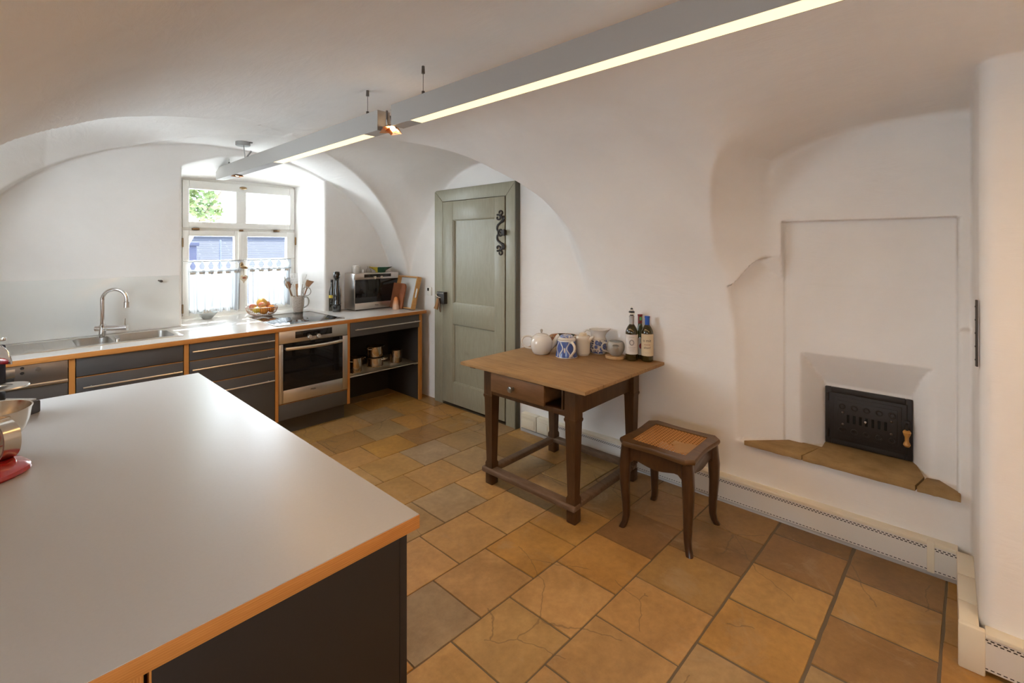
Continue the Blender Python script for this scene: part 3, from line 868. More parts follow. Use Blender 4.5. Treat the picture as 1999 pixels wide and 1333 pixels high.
# ------------------------------------------------------------------ lamp bars under the ridge
LAMP_EMIT = mat('warm_diffuser', (.9, .8, .6), .5, emit=(1.0, .81, .49), es=.68)
BULB = mat('halogen_bulb', (1, .9, .7), .5, emit=(1.0, .66, .34), es=14.0)
BAR = mat('lamp_bar_aluminium', (.40, .385, .365), .45, metal=.15, spec=.4)
DARKST = mat('dark_steel', (.16, .15, .14), .4, metal=.8)
def wire(parent, y, ztop, zb=2.262, xo=0.0):
    b = MB(); b.cyl((xo, y, zb - .012), (xo, y, zb + .022), .0075, 10); b.cyl((xo, y, zb), (xo, y, ztop), .0013, 6)
    b.cyl((xo, y, ztop - .034), (xo, y, ztop + .012), .0085, 10, .0065)
    b.build('suspension_wire', DARKST, parent)
def spot(parent, y, tilt, yaw):
    M_ = Tm(0, y, 2.150, 0, tilt, yaw)
    rd = MB()
    t = 0.036
    q = [(-t, -t), (t, -t), (t, t), (-t, t)]; q2 = [(-.02, -.02), (.02, -.02), (.02, .02), (-.02, .02)]
    rd.loft([[(x, yy, -.012) for x, yy in q], [(x, yy, .012) for x, yy in q2]], cap=False, )
    bmesh.ops.transform(rd.bm, matrix=M_, verts=rd.bm.verts)
    sp = rd.build('spot_reflector', mat('copper_reflector', (.75, .40, .22), .25, metal=1.0), parent, 0)
    b = MB(); b.ball((0, 0, .0), .014, 14, (1.3, .9, .8), M_); b.build('bulb', BULB, sp)
    b = MB(); b.tube([M_ @ Vector((0, .0, .012)), M_ @ Vector((0, 0, .05)), (0, y + .01, 2.25)], .006, 8); b.tube([M_ @ Vector((0, -.03, .01)), (0, y - .02, 2.22)], [.008, .003], 8); b.build('spot_arm', DARKST, sp)
def bar(label, y0, y1, strips, wires, spots, cut=None):
    t = thing('lamp_bar', label, 'lamp', (1.362, 0, 0))
    b = MB()
    z0, z1, hw = 2.15, 2.255, .037
    # box channel with an open slot for the diffusers: side cheeks, top, bottom lips
    w_ = .003
    b.box((-hw, y0, z0), (-hw + w_, y1, z1)); b.box((hw - w_, y0, z0), (hw, y1, z1)); b.box((-hw + w_, y0, z1 - w_), (hw - w_, y1, z1))
    b.box((-hw + w_, y0, z0 + w_), (hw - w_, y0 + w_, z1 - w_)); b.box((-hw + w_, y1 - w_, z0 + w_), (hw - w_, y1, z1 - w_))
    ys = [y0] + [v for s in strips for v in s] + [y1]
    for k in range(0, len(ys), 2): b.box((-hw + w_, ys[k], z0), (hw - w_, ys[k + 1], z0 + w_))
    b.build('housing', BAR, t, 0)
    for a, c in strips:
        b = MB(); b.box((-hw + w_, a, z0), (hw - w_, c, z0 + .006)); b.build('light_strip', LAMP_EMIT, t, 0)
        ad = bpy.data.lights.new('tube', 'AREA'); ad.shape = 'RECTANGLE'; ad.size = 2 * hw; ad.size_y = c - a
        ad.energy = 9.6 * math.pi * 2 * hw * (c - a); ad.color = (1.0, .58, .23)
        ao = bpy.data.objects.new('tube', ad); COL.objects.link(ao); ao.parent = t; ao.location = (0, (a + c) / 2, z0 - .003)
    for y, zt in wires: wire(t, y, zt)
    for s in spots: spot(t, *s[:3])
    for s in spots:
        ld = bpy.data.lights.new('halogen', 'SPOT'); ld.spot_size = R(165); ld.spot_blend = 1.0; ld.energy = s[3] if len(s) > 3 else 6.0; ld.color = (1.0, .66, .36); ld.shadow_soft_size = .02
        lo = bpy.data.objects.new('halogen', ld); COL.objects.link(lo); lo.parent = t; lo.location = (0, s[0], 2.125)
    return t
bar('near white lamp bar with a long warm light strip crossing the top right', -1.40, 2.045, [(-1.25, 1.885)], [(1.83, 2.402), (-1.1, 2.40)], [(2.085, 24, 15, 6.0), (-1.42, 20, 200, 30.0)])
bar('far white lamp bar with a shorter light strip running towards the window', 2.17, 4.87, [(2.31, 3.55)], [(2.33, 2.402), (4.63, 2.36)], [(2.13, -20, 40, 2.5), (4.42, 0, 10, 0.6)])
def canopy():
    t = thing('ceiling_canopy', 'small grey metal ceiling canopy feeding the far lamp bar', 'ceiling rose', (1.345, 4.23, 2.40))
    b = MB(); b.lathe([(0, -.034), (.050, -.034), (.054, -.030), (.054, .012), (0, .012)], 32); b.build('cover', mat('grey_metal', (.38, .38, .37), .4, metal=.5), t)
    b = MB(); b.tube(smoothpath([(.0, -.02, -.03), (.0, -.03, -.08), (.012, -.01, -.125), (.017, .03, -.142), (.017, .06, -.145)], 8), .004, 8); b.build('cable', mat('grey_cable', (.42, .41, .40), .5), t)
    b = MB(); b.tube([(.017, .0, -.140), (.05, -.04, -.075)], .006, 8); b.build('plug', DARKST, t)
    b = MB(); b.box((.035, -.045, -.01), (.060, -.025, .012), .003); b.build('clip', DARKST, t)
canopy()
# ------------------------------------------------------------------ kitchen run under the window
def ply_mat():
    m = mat('plywood_edge', (.50, .20, .05), .45, spec=.4)
    co = objco(m); sep = N(m, 'ShaderNodeSeparateXYZ'); L(m, co, sep.inputs[0])
    n1 = noise(m, objco(m, (3, 3, 60)), 5, 5, .6)
    st = mth(m, 'FRACT', mth(m, 'MULTIPLY', sep.outputs['Z'], 230))
    c = ramp(m, st, [(.0, (.33, .12, .025)), (.45, (.52, .22, .055)), (.8, (.42, .16, .035))])
    c = mixc(m, .5, c, ramp(m, n1, [(.3, (.36, .135, .028)), (.7, (.55, .24, .065))]))
    L(m, c, bsdf(m).inputs['Base Color'])
    return m
PLY = ply_mat()
def plyv_mat():
    m = mat('plywood_post', (.50, .20, .05), .45, spec=.4)
    co = objco(m); sep = N(m, 'ShaderNodeSeparateXYZ'); L(m, co, sep.inputs[0])
    st = mth(m, 'FRACT', mth(m, 'MULTIPLY', sep.outputs['X'], 230))
    c = ramp(m, st, [(.0, (.36, .14, .03)), (.45, (.54, .235, .06)), (.8, (.45, .18, .04))])
    L(m, c, bsdf(m).inputs['Base Color'])
    return m
PLYV = plyv_mat()
def lam_mat(name, col, rough, spec, coat=0.0):
    m = mat(name, col, rough, spec=spec, coat=coat)
    n1 = noise(m, objco(m), 140, 3)
    L(m, mixc(m, n1, tuple(c * .96 for c in col), tuple(min(1, c * 1.03) for c in col)), bsdf(m).inputs['Base Color'])
    bump(m, noise(m, objco(m), 260, 2), .05, .001)
    return m
LAM = lam_mat('white_laminate', (.66, .64, .61), .15, .5)
LAMI = lam_mat('island_laminate', (.385, .372, .362), .30, .5)
DARK = lam_mat('charcoal_front', (.070, .064, .062), .34, .5)
DARKIN = mat('dark_interior', (.035, .030, .028), .6)
def steel_mat():
    m = mat('appliance_steel', (.64, .60, .56), .30, metal=1.0)
    n1 = noise(m, objco(m, (1, 1, 120)), 6, 3)
    L(m, ramp(m, n1, [(.3, (.29,) * 3), (.7, (.33,) * 3)]), bsdf(m).inputs['Roughness'])
    return m
APST = steel_mat()
YF = 3.915

def worktop():
    t = thing('worktop', 'long glossy white worktop with orange plywood edge under the window', 'worktop', (0, 0, 0))
    X0, X1, y0, y1 = -.36, 2.935, 3.895, 4.578
    za, zb = .868, .8985
    hx0, hx1, hy0, hy1 = .30, .885, 4.095, 4.47
    b = MB()
    b.box((X0, y0 + .004, za), (hx0, y1, zb)); b.box((hx1, y0 + .004, za), (X1, y1, zb))
    b.box((hx0, y0 + .004, za), (hx1, hy0, zb)); b.box((hx0, hy1, za), (hx1, y1, zb))
    b.box((1.012, y1, za), (2.20, 4.99, zb))
    b.build('slab', LAM, t, 0)
    b = MB(); b.box((X0, y0 - .002, za - .002), (X1, y0 + .004, zb - .002), .001); b.build('front_edge', PLY, t)
    b = MB(); b.box((X1, y0 - .002, za - .002), (X1 + .006, 4.50, zb - .002), .001); b.build('side_edge', PLY, t)
worktop()

def sink():
    t = thing('kitchen_sink', 'stainless steel sink with a small and a large bowl and a flat drainer', 'sink', (0, 0, .900))
    b = MB()
    x0, x1, y0, y1 = -.30, .905, 4.075, 4.49
    bowls = [(.335, .525, 4.115, 4.445), (.555, .865, 4.115, 4.455)]
    # rim plate around the bowls
    b.box((x0, y0, -.0015), (.335, y1, .003), .001); b.box((.865, y0, -.0015), (x1, y1, .003), .001)
    b.box((.335, y0, -.0015), (.865, 4.115, .003)); b.box((.335, 4.455, -.0015), (.865, y1, .003)); b.box((.525, 4.115, -.0015), (.555, 4.455, .003)); b.box((.335, 4.445, -.0015), (.525, 4.455, .003))
    b.build('rim', STEEL, t)
    for bx0, bx1, by0, by1 in bowls:
        def rr(x0, x1, y0, y1, r, z, n=6):
            out = []
            for cx, cy, a in ((x1 - r, y1 - r, 0), (x0 + r, y1 - r, 90), (x0 + r, y0 + r, 180), (x1 - r, y0 + r, 270)):
                out += [(px, py, z) for px, py in arc(cx, cy, r, a, a + 90, n)]
            return out
        b = MB(); b.loft([rr(bx0 - .012, bx1 + .012, by0 - .012, by1 + .012, .055, .0035), rr(bx0, bx1, by0, by1, .05, .001), rr(bx0 + .005, bx1 - .005, by0 + .005, by1 - .005, .05, -.12), rr(bx0 + .03, bx1 - .03, by0 + .03, by1 - .03, .04, -.145)], cap=False)
        z = -.145
        b.faces([(p[0], p[1], z) for p in rr(bx0 + .03, bx1 - .03, by0 + .03, by1 - .03, .04, z)], [tuple(range(28))])
        b.cyl(((bx0 + bx1) / 2, (by0 + by1) / 2, z), ((bx0 + bx1) / 2, (by0 + by1) / 2, z + .004), .035, 24)
        b.build('bowl', STEEL, t)
    b = MB()
    for k in range(6): b.box((-.26 + .09 * k, 4.13, .003), (-.255 + .09 * k + .03, 4.44, .0045), .001)
    b.build('drainer', STEEL, t)
    b = MB(); b.cyl((.54, 4.13, .003), (.54, 4.13, .022), .012, 14); b.build('waste_knob', STEEL, t)
sink()

def faucet():
    t = thing('kitchen_faucet', 'tall chrome swan neck kitchen tap behind the sink bowls', 'tap', (.492, 4.405, .9035))
    b = MB(); b.lathe([(0, 0), (.027, 0), (.027, .006), (.021, .010), (.021, .088), (0, .088)], 24)
    b.build('base', CHROME, t)
    dx, dy = .86, -.51                                                # spout turns towards the room and right
    pts = [(0, 0, .08), (0, 0, .16), (0, 0, .26)]
    r = .072
    for a in range(0, 181, 12):
        u = r - r * math.cos(R(a)); pts.append((u * dx, u * dy, .265 + r * math.sin(R(a))))
    pts.append((2 * r * dx, 2 * r * dy, .24))
    b = MB(); b.tube(pts, .0125, 16); b.build('spout', CHROME, t)
    b = MB(); b.cyl((2 * r * dx, 2 * r * dy, .245), (2 * r * dx, 2 * r * dy, .205), .016, 18); b.build('aerator', STEEL, t)
    b = MB(); b.cyl((-.035, .02, .062), (.10, -.058, .062), .019, 20); b.build('valve_body', CHROME, t)
    b = MB(); b.cyl((.098, -.056, .062), (.128, -.074, .062), .021, 20); b.cyl((.115, -.066, .07), (.118, -.06, .125), .0045, 10, .003); b.build('lever', CHROME, t)
faucet()

def backsplash():
    m = mat('pale_glass_splashback', (.72, .72, .69), .10, spec=.5)
    b = MB(); b.box((-.36, 4.572, .9005), (.985, 4.581, 1.312), .001)
    o = b.build('glass_splashback', m)
    tag(o, 'pale green glass splashback on the wall behind the sink', 'splashback')
backsplash()
def knob():
    t = thing('wall_stud', 'small steel stud projecting from the wall left of the window', 'stud', (.845, 4.585, 1.278))
    b = MB(); b.cyl((0, .0, 0), (.012, -.045, -.004), .006, 12); b.cyl((.011, -.04, -.004), (.014, -.052, -.005), .010, 14); b.build('pin', DARKST, t)
    b = MB(); b.cyl((0, .002, 0), (0, -.004, 0), .014, 16); b.build('rose', STEEL, t)
knob()

def bar_handle(parent, x0, x1, z, y=YF, r=.0055):
    b = MB(); b.cyl((x0, y - .028, z), (x1, y - .028, z), r, 12)
    for x in (x0 + .04, x1 - .04): b.cyl((x, y - .028, z), (x, y, z), .004, 8)
    return b.build('handle', mat('satin_nickel', (.72, .67, .60), .28, metal=1.0), parent)
def front(parent, x0, x1, z0, z1, name='drawer', edge_top=True, y=YF, hz=None, hx=None):
    b = MB(); b.box((x0, y, z0), (x1, y + .018, z1 - (.003 if edge_top else 0)), .0008)
    d = b.build(name, DARK, parent)
    if edge_top:
        b = MB(); b.box((x0, y - .0003, z1 - .003), (x1, y + .018, z1)); b.build('edge_strip', PLY, d, 0)
    if hz: bar_handle(d, hx[0], hx[1], hz, y)
    return d
def carcass(parent, x0, x1, z0=.15, z1=.866, post=None, inner=None):
    b = MB(); b.box((x0, YF + .02, z0), (x1, 4.52, z1 - .02)); b.build('carcass', DARKIN, parent, 0)
def post(parent, x0, x1, z0=.148, z1=.866):
    b = MB(); b.box((x0, YF - .002, z0), (x1, YF + .022, z1)); b.build('side_panel', PLYV, parent, 0)
def kick(parent, x0, x1):
    b = MB(); b.box((x0, 4.02, .0), (x1, 4.04, .15)); b.build('plinth', DARK, parent, 0)

def units():
    # dishwasher
    t = thing('dishwasher', 'built in dishwasher with steel control panel left of the sink cabinet', 'dishwasher', (0, 0, 0))
    xa, xb = -.31, .279
    b = MB(); b.box((xa, YF + .02, .15), (xb, 4.5, .846)); b.build('body', DARKIN, t, 0)
    b = MB(); b.box((xa, YF - .004, .746), (xb, YF + .02, .862), .002)
    cp = b.build('control_panel', mat('dishwasher_steel', (.30, .27, .25), .35, metal=.9), t)
    b = MB(); b.box((xa, YF - .010, .728), (xb, YF + .005, .748), .004); b.build('grip_rail', APST, t)
    b = MB(); b.box((xa, YF, .16), (xb, YF + .02, .726), .001); b.build('door', DARK, t)
    b = MB(); b.box((-.25, YF - .0055, .770), (.055, YF - .003, .796), .001); b.build('recess_grip', BLACKPL, cp)
    b = MB(); b.box((-.02, YF - .006, .800), (.058, YF - .003, .846), .001); b.build('display', APST, cp)
    for x, z in ((.086, .846), (.086, .818)):
        b = MB(); b.cyl((x, YF - .008, z), (x, YF - .003, z), .0085, 16); b.build('button', CHROME, cp)
    b = MB(); b.cyl((.150, YF - .012, .832), (.150, YF - .003, .832), .012, 20); b.build('knob', APST, cp)
    kick(t, xa, xb)
    # sink cabinet
    t = thing('sink_cabinet', 'charcoal sink cabinet with one long bar handle below the sink bowls', 'cabinet', (0, 0, 0))
    b = MB(); b.box((.283, YF + .02, .15), (.866, 4.5, .70)); b.build('carcass', DARKIN, t, 0)
    post(t, .283, .311)
    front(t, .316, .866, .749, .862, 'fascia', True)
    front(t, .316, .866, .155, .744, 'drawer', True, hz=.680, hx=(.345, .855))
    kick(t, .283, .866)
    # three drawer cabinet
    t = thing('drawer_cabinet', 'charcoal cabinet of three drawers between sink and oven', 'cabinet', (0, 0, 0))
    carcass(t, .87, 1.474); post(t, .870, .898)
    front(t, .903, 1.474, .742, .862, hz=.806, hx=(.915, 1.465))
    front(t, .903, 1.474, .568, .738, hz=.677, hx=(.915, 1.465))
    front(t, .903, 1.474, .155, .564, hz=.492, hx=(.915, 1.465))
    kick(t, .87, 1.474)
    # oven housing
    t = thing('oven_cabinet', 'charcoal oven housing with plywood posts and a low drawer under the oven', 'cabinet', (0, 0, 0))
    post(t, 1.478, 1.502); post(t, 2.089, 2.113)
    b = MB(); b.box((1.478, YF + .03, .15), (1.500, 4.52, .846)); b.box((2.091, YF + .03, .15), (2.113, 4.52, .846)); b.box((1.50, YF + .03, .15), (2.09, 4.52, .27)); b.build('carcass', DARKIN, t, 0)
    front(t, 1.505, 2.086, .152, .279, 'drawer', True)
    kick(t, 1.478, 2.113)
    # oven
    o = thing('built_in_oven', 'stainless steel built in oven with a wide black glass door', 'oven', (0, 0, 0))
    b = MB(); b.box((1.506, YF + .02, .29), (2.085, 4.45, .846)); b.build('body', DARKIN, o, 0)
    b = MB(); b.box((1.504, YF - .006, .764), (2.087, YF + .02, .864), .002); cp = b.build('control_panel', APST, o)
    b = MB(); b.box((1.632, YF - .0075, .796), (1.945, YF - .005, .850), .001); b.build('display', BLACKGLASS, cp)
    for x in (1.749, 1.823):
        b = MB(); b.lathe([(0, 0), (.019, 0), (.018, .018), (.015, .022), (0, .022)], 20, Tm(x, YF - .006, .794, 90)); b.build('knob', mat('pale_steel', (.75, .70, .64), .25, metal=.8), cp)
    b = MB(); b.box((1.504, YF - .010, .286), (1.535, YF + .02, .760), .002); b.box((2.041, YF - .010, .286), (2.087, YF + .02, .760), .002); b.box((1.535, YF - .010, .286), (2.041, YF + .02, .390), .002)
    dr = b.build('door', APST, o)
    b = MB(); b.box((1.535, YF - .009, .390), (2.041, YF + .01, .760)); b.build('glass', BLACKGLASS, dr, 0)
    pts = [(1.548 + .478 * i / 16, YF - .030 - .022 * math.sin(math.pi * i / 16), .724 - .004 * math.sin(math.pi * i / 16)) for i in range(17)]
    b = MB(); b.tube(pts, .0125, 12, flat=(1.05, .55)); b.cyl((1.556, YF - .03, .724), (1.556, YF - .005, .724), .010, 10); b.cyl((2.018, YF - .03, .724), (2.018, YF - .005, .724), .010, 10)
    b.build('handle', mat('satin_nickel'), dr)
    wr = text_mesh('Miele', .020, .0006)
    lg = wr.build('wordmark', BLACKPL, dr, 0); lg.matrix_local = Tm(1.757, YF - .0105, .350, 90)
    # open pan unit
    t = thing('open_pan_unit', 'charcoal open base unit with a slim drawer above wire pan shelf', 'cabinet', (0, 0, 0))
    b = MB(); b.box((2.866, YF + .022, .0), (2.896, 4.5, .866)); b.box((2.118, 4.48, .0), (2.866, 4.50, .866)); b.box((2.118, YF + .022, .846), (2.866, 4.48, .864)); b.build('carcass', DARKIN, t, 0)
    b = MB(); b.box((2.866, YF - .002, .0), (2.898, YF + .022, .866)); b.build('side_panel', PLYV, t, 0)
    front(t, 2.118, 2.862, .735, .862, 'drawer', False, hz=.797, hx=(2.15, 2.855))
    b = MB()
    zs = .372
    b.tube([(2.12, YF + .025, zs), (2.86, YF + .025, zs)], .006, 8); b.tube([(2.12, YF + .30, zs), (2.86, YF + .30, zs)], .005, 8); b.tube([(2.12, 4.44, zs), (2.86, 4.44, zs)], .006, 8)
    for k in range(22):
        y = YF + .045 + k * .022
        b.cyl((2.12, y, zs + .004), (2.86, y, zs + .004), .003, 6)
    b.box((2.82, YF + .02, zs - .012), (2.865, YF + .05, zs - .002), .002)
    b.build('wire_shelf', STEEL, t)
def text_mesh(txt, size, ext, align='LEFT'):
    cu = bpy.data.curves.new('txt', 'FONT'); cu.body = txt; cu.size = size; cu.extrude = ext; cu.align_x = align; cu.resolution_u = 3
    ob = bpy.data.objects.new('txt', cu); COL.objects.link(ob)
    dg = bpy.context.evaluated_depsgraph_get(); dg.update()
    me = bpy.data.meshes.new_from_object(ob.evaluated_get(dg))
    b = MB(); b.bm.from_mesh(me)
    bpy.data.objects.remove(ob); bpy.data.curves.remove(cu); bpy.data.meshes.remove(me)
    return b
units()

def hob():
    t = thing('ceramic_hob', 'black glass ceramic hob set into the worktop above the oven', 'hob', (1.805, 4.325, .8985))
    b = MB(); b.box((-.285, -.34, 0), (.285, .34, .005), .002); b.build('glass_plate', BLACKGLASS, t)
    b = MB()
    for a, c in (((-.292, -.347), (.292, -.340)), ((-.292, .340), (.292, .347)), ((-.292, -.347), (-.285, .347)), ((.285, -.347), (.292, .347))): b.box((a[0], a[1], 0), (c[0], c[1], .0055))
    b.build('steel_frame', STEEL, t, 0)
hob()

# ------------------------------------------------------------------ pans on the wire shelf
PAN = mat('pan_steel', (.66, .58, .48), .16, metal=1.0)
ZSH = .380
def pan(name, label, loc, r, h, kind='two', lid=False, rz=0, group=None, black=False):
    m = mat('black_pan', (.015, .015, .015), .4) if black else PAN
    t = thing(name, label, 'pan', loc, rz, group)
    b = MB(); b.lathe([(0, 0), (r * .93, 0), (r, .008), (r, h - .004), (r + .004, h), (r + .001, h + .001), (r - .003, h - .004), (r - .003, .010), (0, .006)], 40); b.build('body', m, t)
    hm = m
    if kind == 'two':
        for s in (1, -1):
            b = MB(); b.tube(smoothpath([(s * r * .97, -.035, h * .80), (s * (r + .030), -.03, h * .86), (s * (r + .038), 0, h * .88), (s * (r + .030), .03, h * .86), (s * r * .97, .035, h * .80)], 5), .0055, 8); b.build('handle', hm, t)
    elif kind == 'long':
        b = MB(); b.tube([(r * .97, 0, h * .8), (r + .06, 0, h * .88), (r + .15, 0, h * .95)], [.007, .006, .008], 8); b.build('handle', hm, t)
    if lid:
        b = MB(); b.lathe([(r + .003, h), (r * .9, h + .008), (.02, h + .016), (0, h + .017)], 32); b.lathe([(.008, h + .015), (.008, h + .026), (.018, h + .030), (.018, h + .036), (0, h + .038)], 18); b.build('lid', hm, t)
    return t
def pans():
    pan('saucepan', 'steel saucepan standing at the front left of the wire shelf', (2.238, 4.06, ZSH), .068, .135, 'two', rz=20)
    pan('stockpot', 'steel pot with black rim half hidden behind the oven post on the wire shelf', (2.217, 4.30, ZSH), .085, .19, 'two', rz=80)
    pan('casserole', 'shallow steel casserole at the bottom of the pan stack', (2.485, 4.12, ZSH), .082, .085, 'two', rz=-50)
    pan('casserole', 'deeper steel casserole stacked on the shallow casserole', (2.487, 4.125, ZSH + .0885), .078, .105, 'two', rz=15)
    pan('milk_pan', 'tall narrow steel pan without handles at the right of the wire shelf', (2.715, 4.10, ZSH), .058, .125, 'none', lid=False)
    pan('frying_pan', 'black frying pan lying at the back of the wire shelf behind the pan stack', (2.42, 4.345, ZSH), .115, .05, 'long', rz=-12, black=True)
pans()

# ------------------------------------------------------------------ island
def island():
    t = thing('island_worktop', 'broad pale laminate island top with orange plywood edge in the foreground', 'worktop', (0, 0, 0))
    X0, X1, Y0, Y1 = -.34, .691, .942, 2.826
    za, zb = .866, .8995
    b = MB(); b.box((X0, Y0 + .0015, zb - .0015), (X1 - .0015, Y1, zb)); b.build('laminate_top', LAMI, t, 0)
    b = MB(); b.box((X0, Y0, za), (X1, Y1, zb - .0015), .0008); b.build('plywood_core', PLY, t)
    ISL = lam_mat('island_panel_shaded', (.022, .016, .013), .45, .35)  # same charcoal as the drawer fronts, darkened to carry the shade here
    c = thing('island_cabinet', 'charcoal island cabinet under the pale foreground worktop', 'cabinet', (0, 0, 0))
    xb, yb = .668, .962
    b = MB(); b.box((X0, yb + .03, .0), (xb - .02, Y1 - .02, za - .001)); b.build('carcass', DARKIN, c, 0)
    b = MB(); b.box((xb - .02, yb, 0), (xb, Y1 - .02, za - .001), .001); b.build('end_panel', ISL, c)
    b = MB(); b.box((.169, yb, .0), (xb - .021, yb + .02, za - .004), .001); b.build('front_panel', ISL, c)
    b = MB(); b.box((.166, yb, .0), (.169, yb + .02, za - .004)); b.build('edge_strip', PLYV, c, 0)
    b = MB(); b.box((.1385, yb - .002, .0), (.158, yb + .02, za - .001)); b.build('post', PLYV, c, 0)
    b = MB(); b.box((X0, yb, .0), (.132, yb + .02, za - .004), .001); b.build('door', ISL, c)
    b = MB(); b.box((.132, yb, .0), (.1345, yb + .02, za - .004)); b.build('edge_strip', PLYV, c, 0)
island()
# ------------------------------------------------------------------ old wooden table
def table():
    top = mat('worn_oak_top', (.30, .17, .07), .55, spec=.3)
    co = objco(top, (14, 1.1, 14)); n1 = noise(top, co, 4, 8, .65, .8)
    c = ramp(top, n1, [(.22, (.19, .105, .042)), (.5, (.33, .195, .082)), (.8, (.42, .26, .12))])
    n2 = noise(top, objco(top), 5, 5, .6); c = mixc(top, ramp(top, n2, [(.35, (0,) * 3), (.75, (.5,) * 3)]), c, (.19, .105, .045))
    sp = N(top, 'ShaderNodeSeparateXYZ'); L(top, objco(top), sp.inputs[0])
    jn = mth(top, 'LESS_THAN', mth(top, 'ABSOLUTE', mth(top, 'SUBTRACT', mth(top, 'FRACT', mth(top, 'MULTIPLY', sp.outputs['X'], 3.3)), .5)), .006)
    c = mixc(top, mth(top, 'MULTIPLY', jn, .6), c, (.06, .03, .012))
    L(top, c, bsdf(top).inputs['Base Color']); bump(top, n1, .25, .003)
    dark = wood_mat('dark_oak_frame', (.055, .025, .010), (.100, .046, .017), (9, 9, 1.2), .42, .4)
    mid = wood_mat('drawer_oak', (.13, .062, .024), (.20, .10, .042), (9, 1.2, 9), .5, .35)
    grey = wood_mat('worn_stretcher', (.125, .075, .045), (.20, .13, .085), (9, 2, 9), .6, .3)
    t = thing('wooden_table', 'old square wooden table with a drawer slightly open by the right wall', 'table', (0, 0, 0))
    ZT = .778
    b = MB(); b.prism([(2.085, 2.392), (2.095, 1.408), (2.995, 1.385), (2.995, 2.37)], ZT - .022, ZT, .004); b.build('tabletop', top, t)
    for y in (2.325, 1.475):
        b = MB(); b.box((2.13, y - .025, ZT - .042), (2.96, y + .025, ZT - .022), .004); b.build('batten', dark, t)
    lx, ly = (2.185, 2.845), (1.545, 2.195)
    def leg(x, y):
        b = MB()
        def sq(h, z): return [(x - h, y - h, z), (x + h, y - h, z), (x + h, y + h, z), (x - h, y + h, z)]
        b.loft([sq(.036, .7555), sq(.036, .585), sq(.039, .583), sq(.039, .572), sq(.034, .56), sq(.0245, .150), sq(.030, .135), sq(.030, .108)])
        b.box((x - .030, y - .030, 0), (x + .030, y + .030, .075), .006)
        return b.build('leg', dark, t, 25)
    for x in lx:
        for y in ly: leg(x, y)
    # apron: right, back and front boards; the drawer side is open with a rail below
    b = MB(); b.box((lx[0], ly[0] - .014, .598), (lx[1], ly[0] + .014, .7555), .002); b.build('apron', dark, t)
    b = MB(); b.box((lx[0], ly[1] - .014, .598), (lx[1], ly[1] + .014, .7555), .002); b.build('apron', dark, t)
    b = MB(); b.box((lx[1] - .014, ly[0], .598), (lx[1] + .014, ly[1], .7555), .002); b.build('apron', dark, t)
    b = MB(); b.box((lx[0] - .030, ly[0], .590), (lx[0] + .03, ly[1], .622), .003); b.box((lx[0] + .26, ly[0], .622), (lx[0] + .27, ly[1], .7555)); b.box((lx[0] + .03, ly[0], .600), (lx[0] + .27, ly[1], .618)); b.build('drawer_rail', dark, t)
    b = MB(); b.box((lx[0] - .025, 1.60, .622), (lx[0] + .25, 1.612, .7555), .002); b.build('drawer_runner', dark, t)
    # drawer pulled out a little
    xd = 2.098
    b = MB(); b.box((xd, 1.690, .634), (xd + .018, 2.118, .753), .003); b.box((xd + .018, 1.70, .640), (xd + .27, 1.712, .735), .001); b.box((xd + .018, 2.096, .640), (xd + .27, 2.108, .735), .001); b.box((xd + .018, 1.70, .640), (xd + .27, 2.108, .648))
    dr = b.build('drawer', mid, t)
    b = MB(); b.lathe([(0, 0), (.010, 0), (.008, .012), (.014, .020), (.019, .028), (.017, .036), (.008, .039), (0, .038)], 24, Tm(xd, 1.925, .690, 0, -90)); b.build('knob', mat('pewter', (.30, .29, .27), .3, metal=.9), dr)
    # box stretchers lying on the feet
    def st(a, b_, w=.034):
        b = MB(); x0, x1 = sorted((a[0], b_[0])); y0, y1 = sorted((a[1], b_[1]))
        b.box((x0 - w, y0 - w, .074), (x1 + w, y1 + w, .109), .010, 3)
        return b.build('stretcher', grey, t)
    st((lx[0] - .01, ly[0]), (lx[0] - .01, ly[1] + .02)); st((lx[1], ly[0]), (lx[1], ly[1]), .028)
    st((lx[0] + .063, ly[0]), (lx[1] - .062, ly[0]), .028); st((lx[0] + .063, ly[1]), (lx[1] - .062, ly[1]), .028)
table()
ZT = .7785

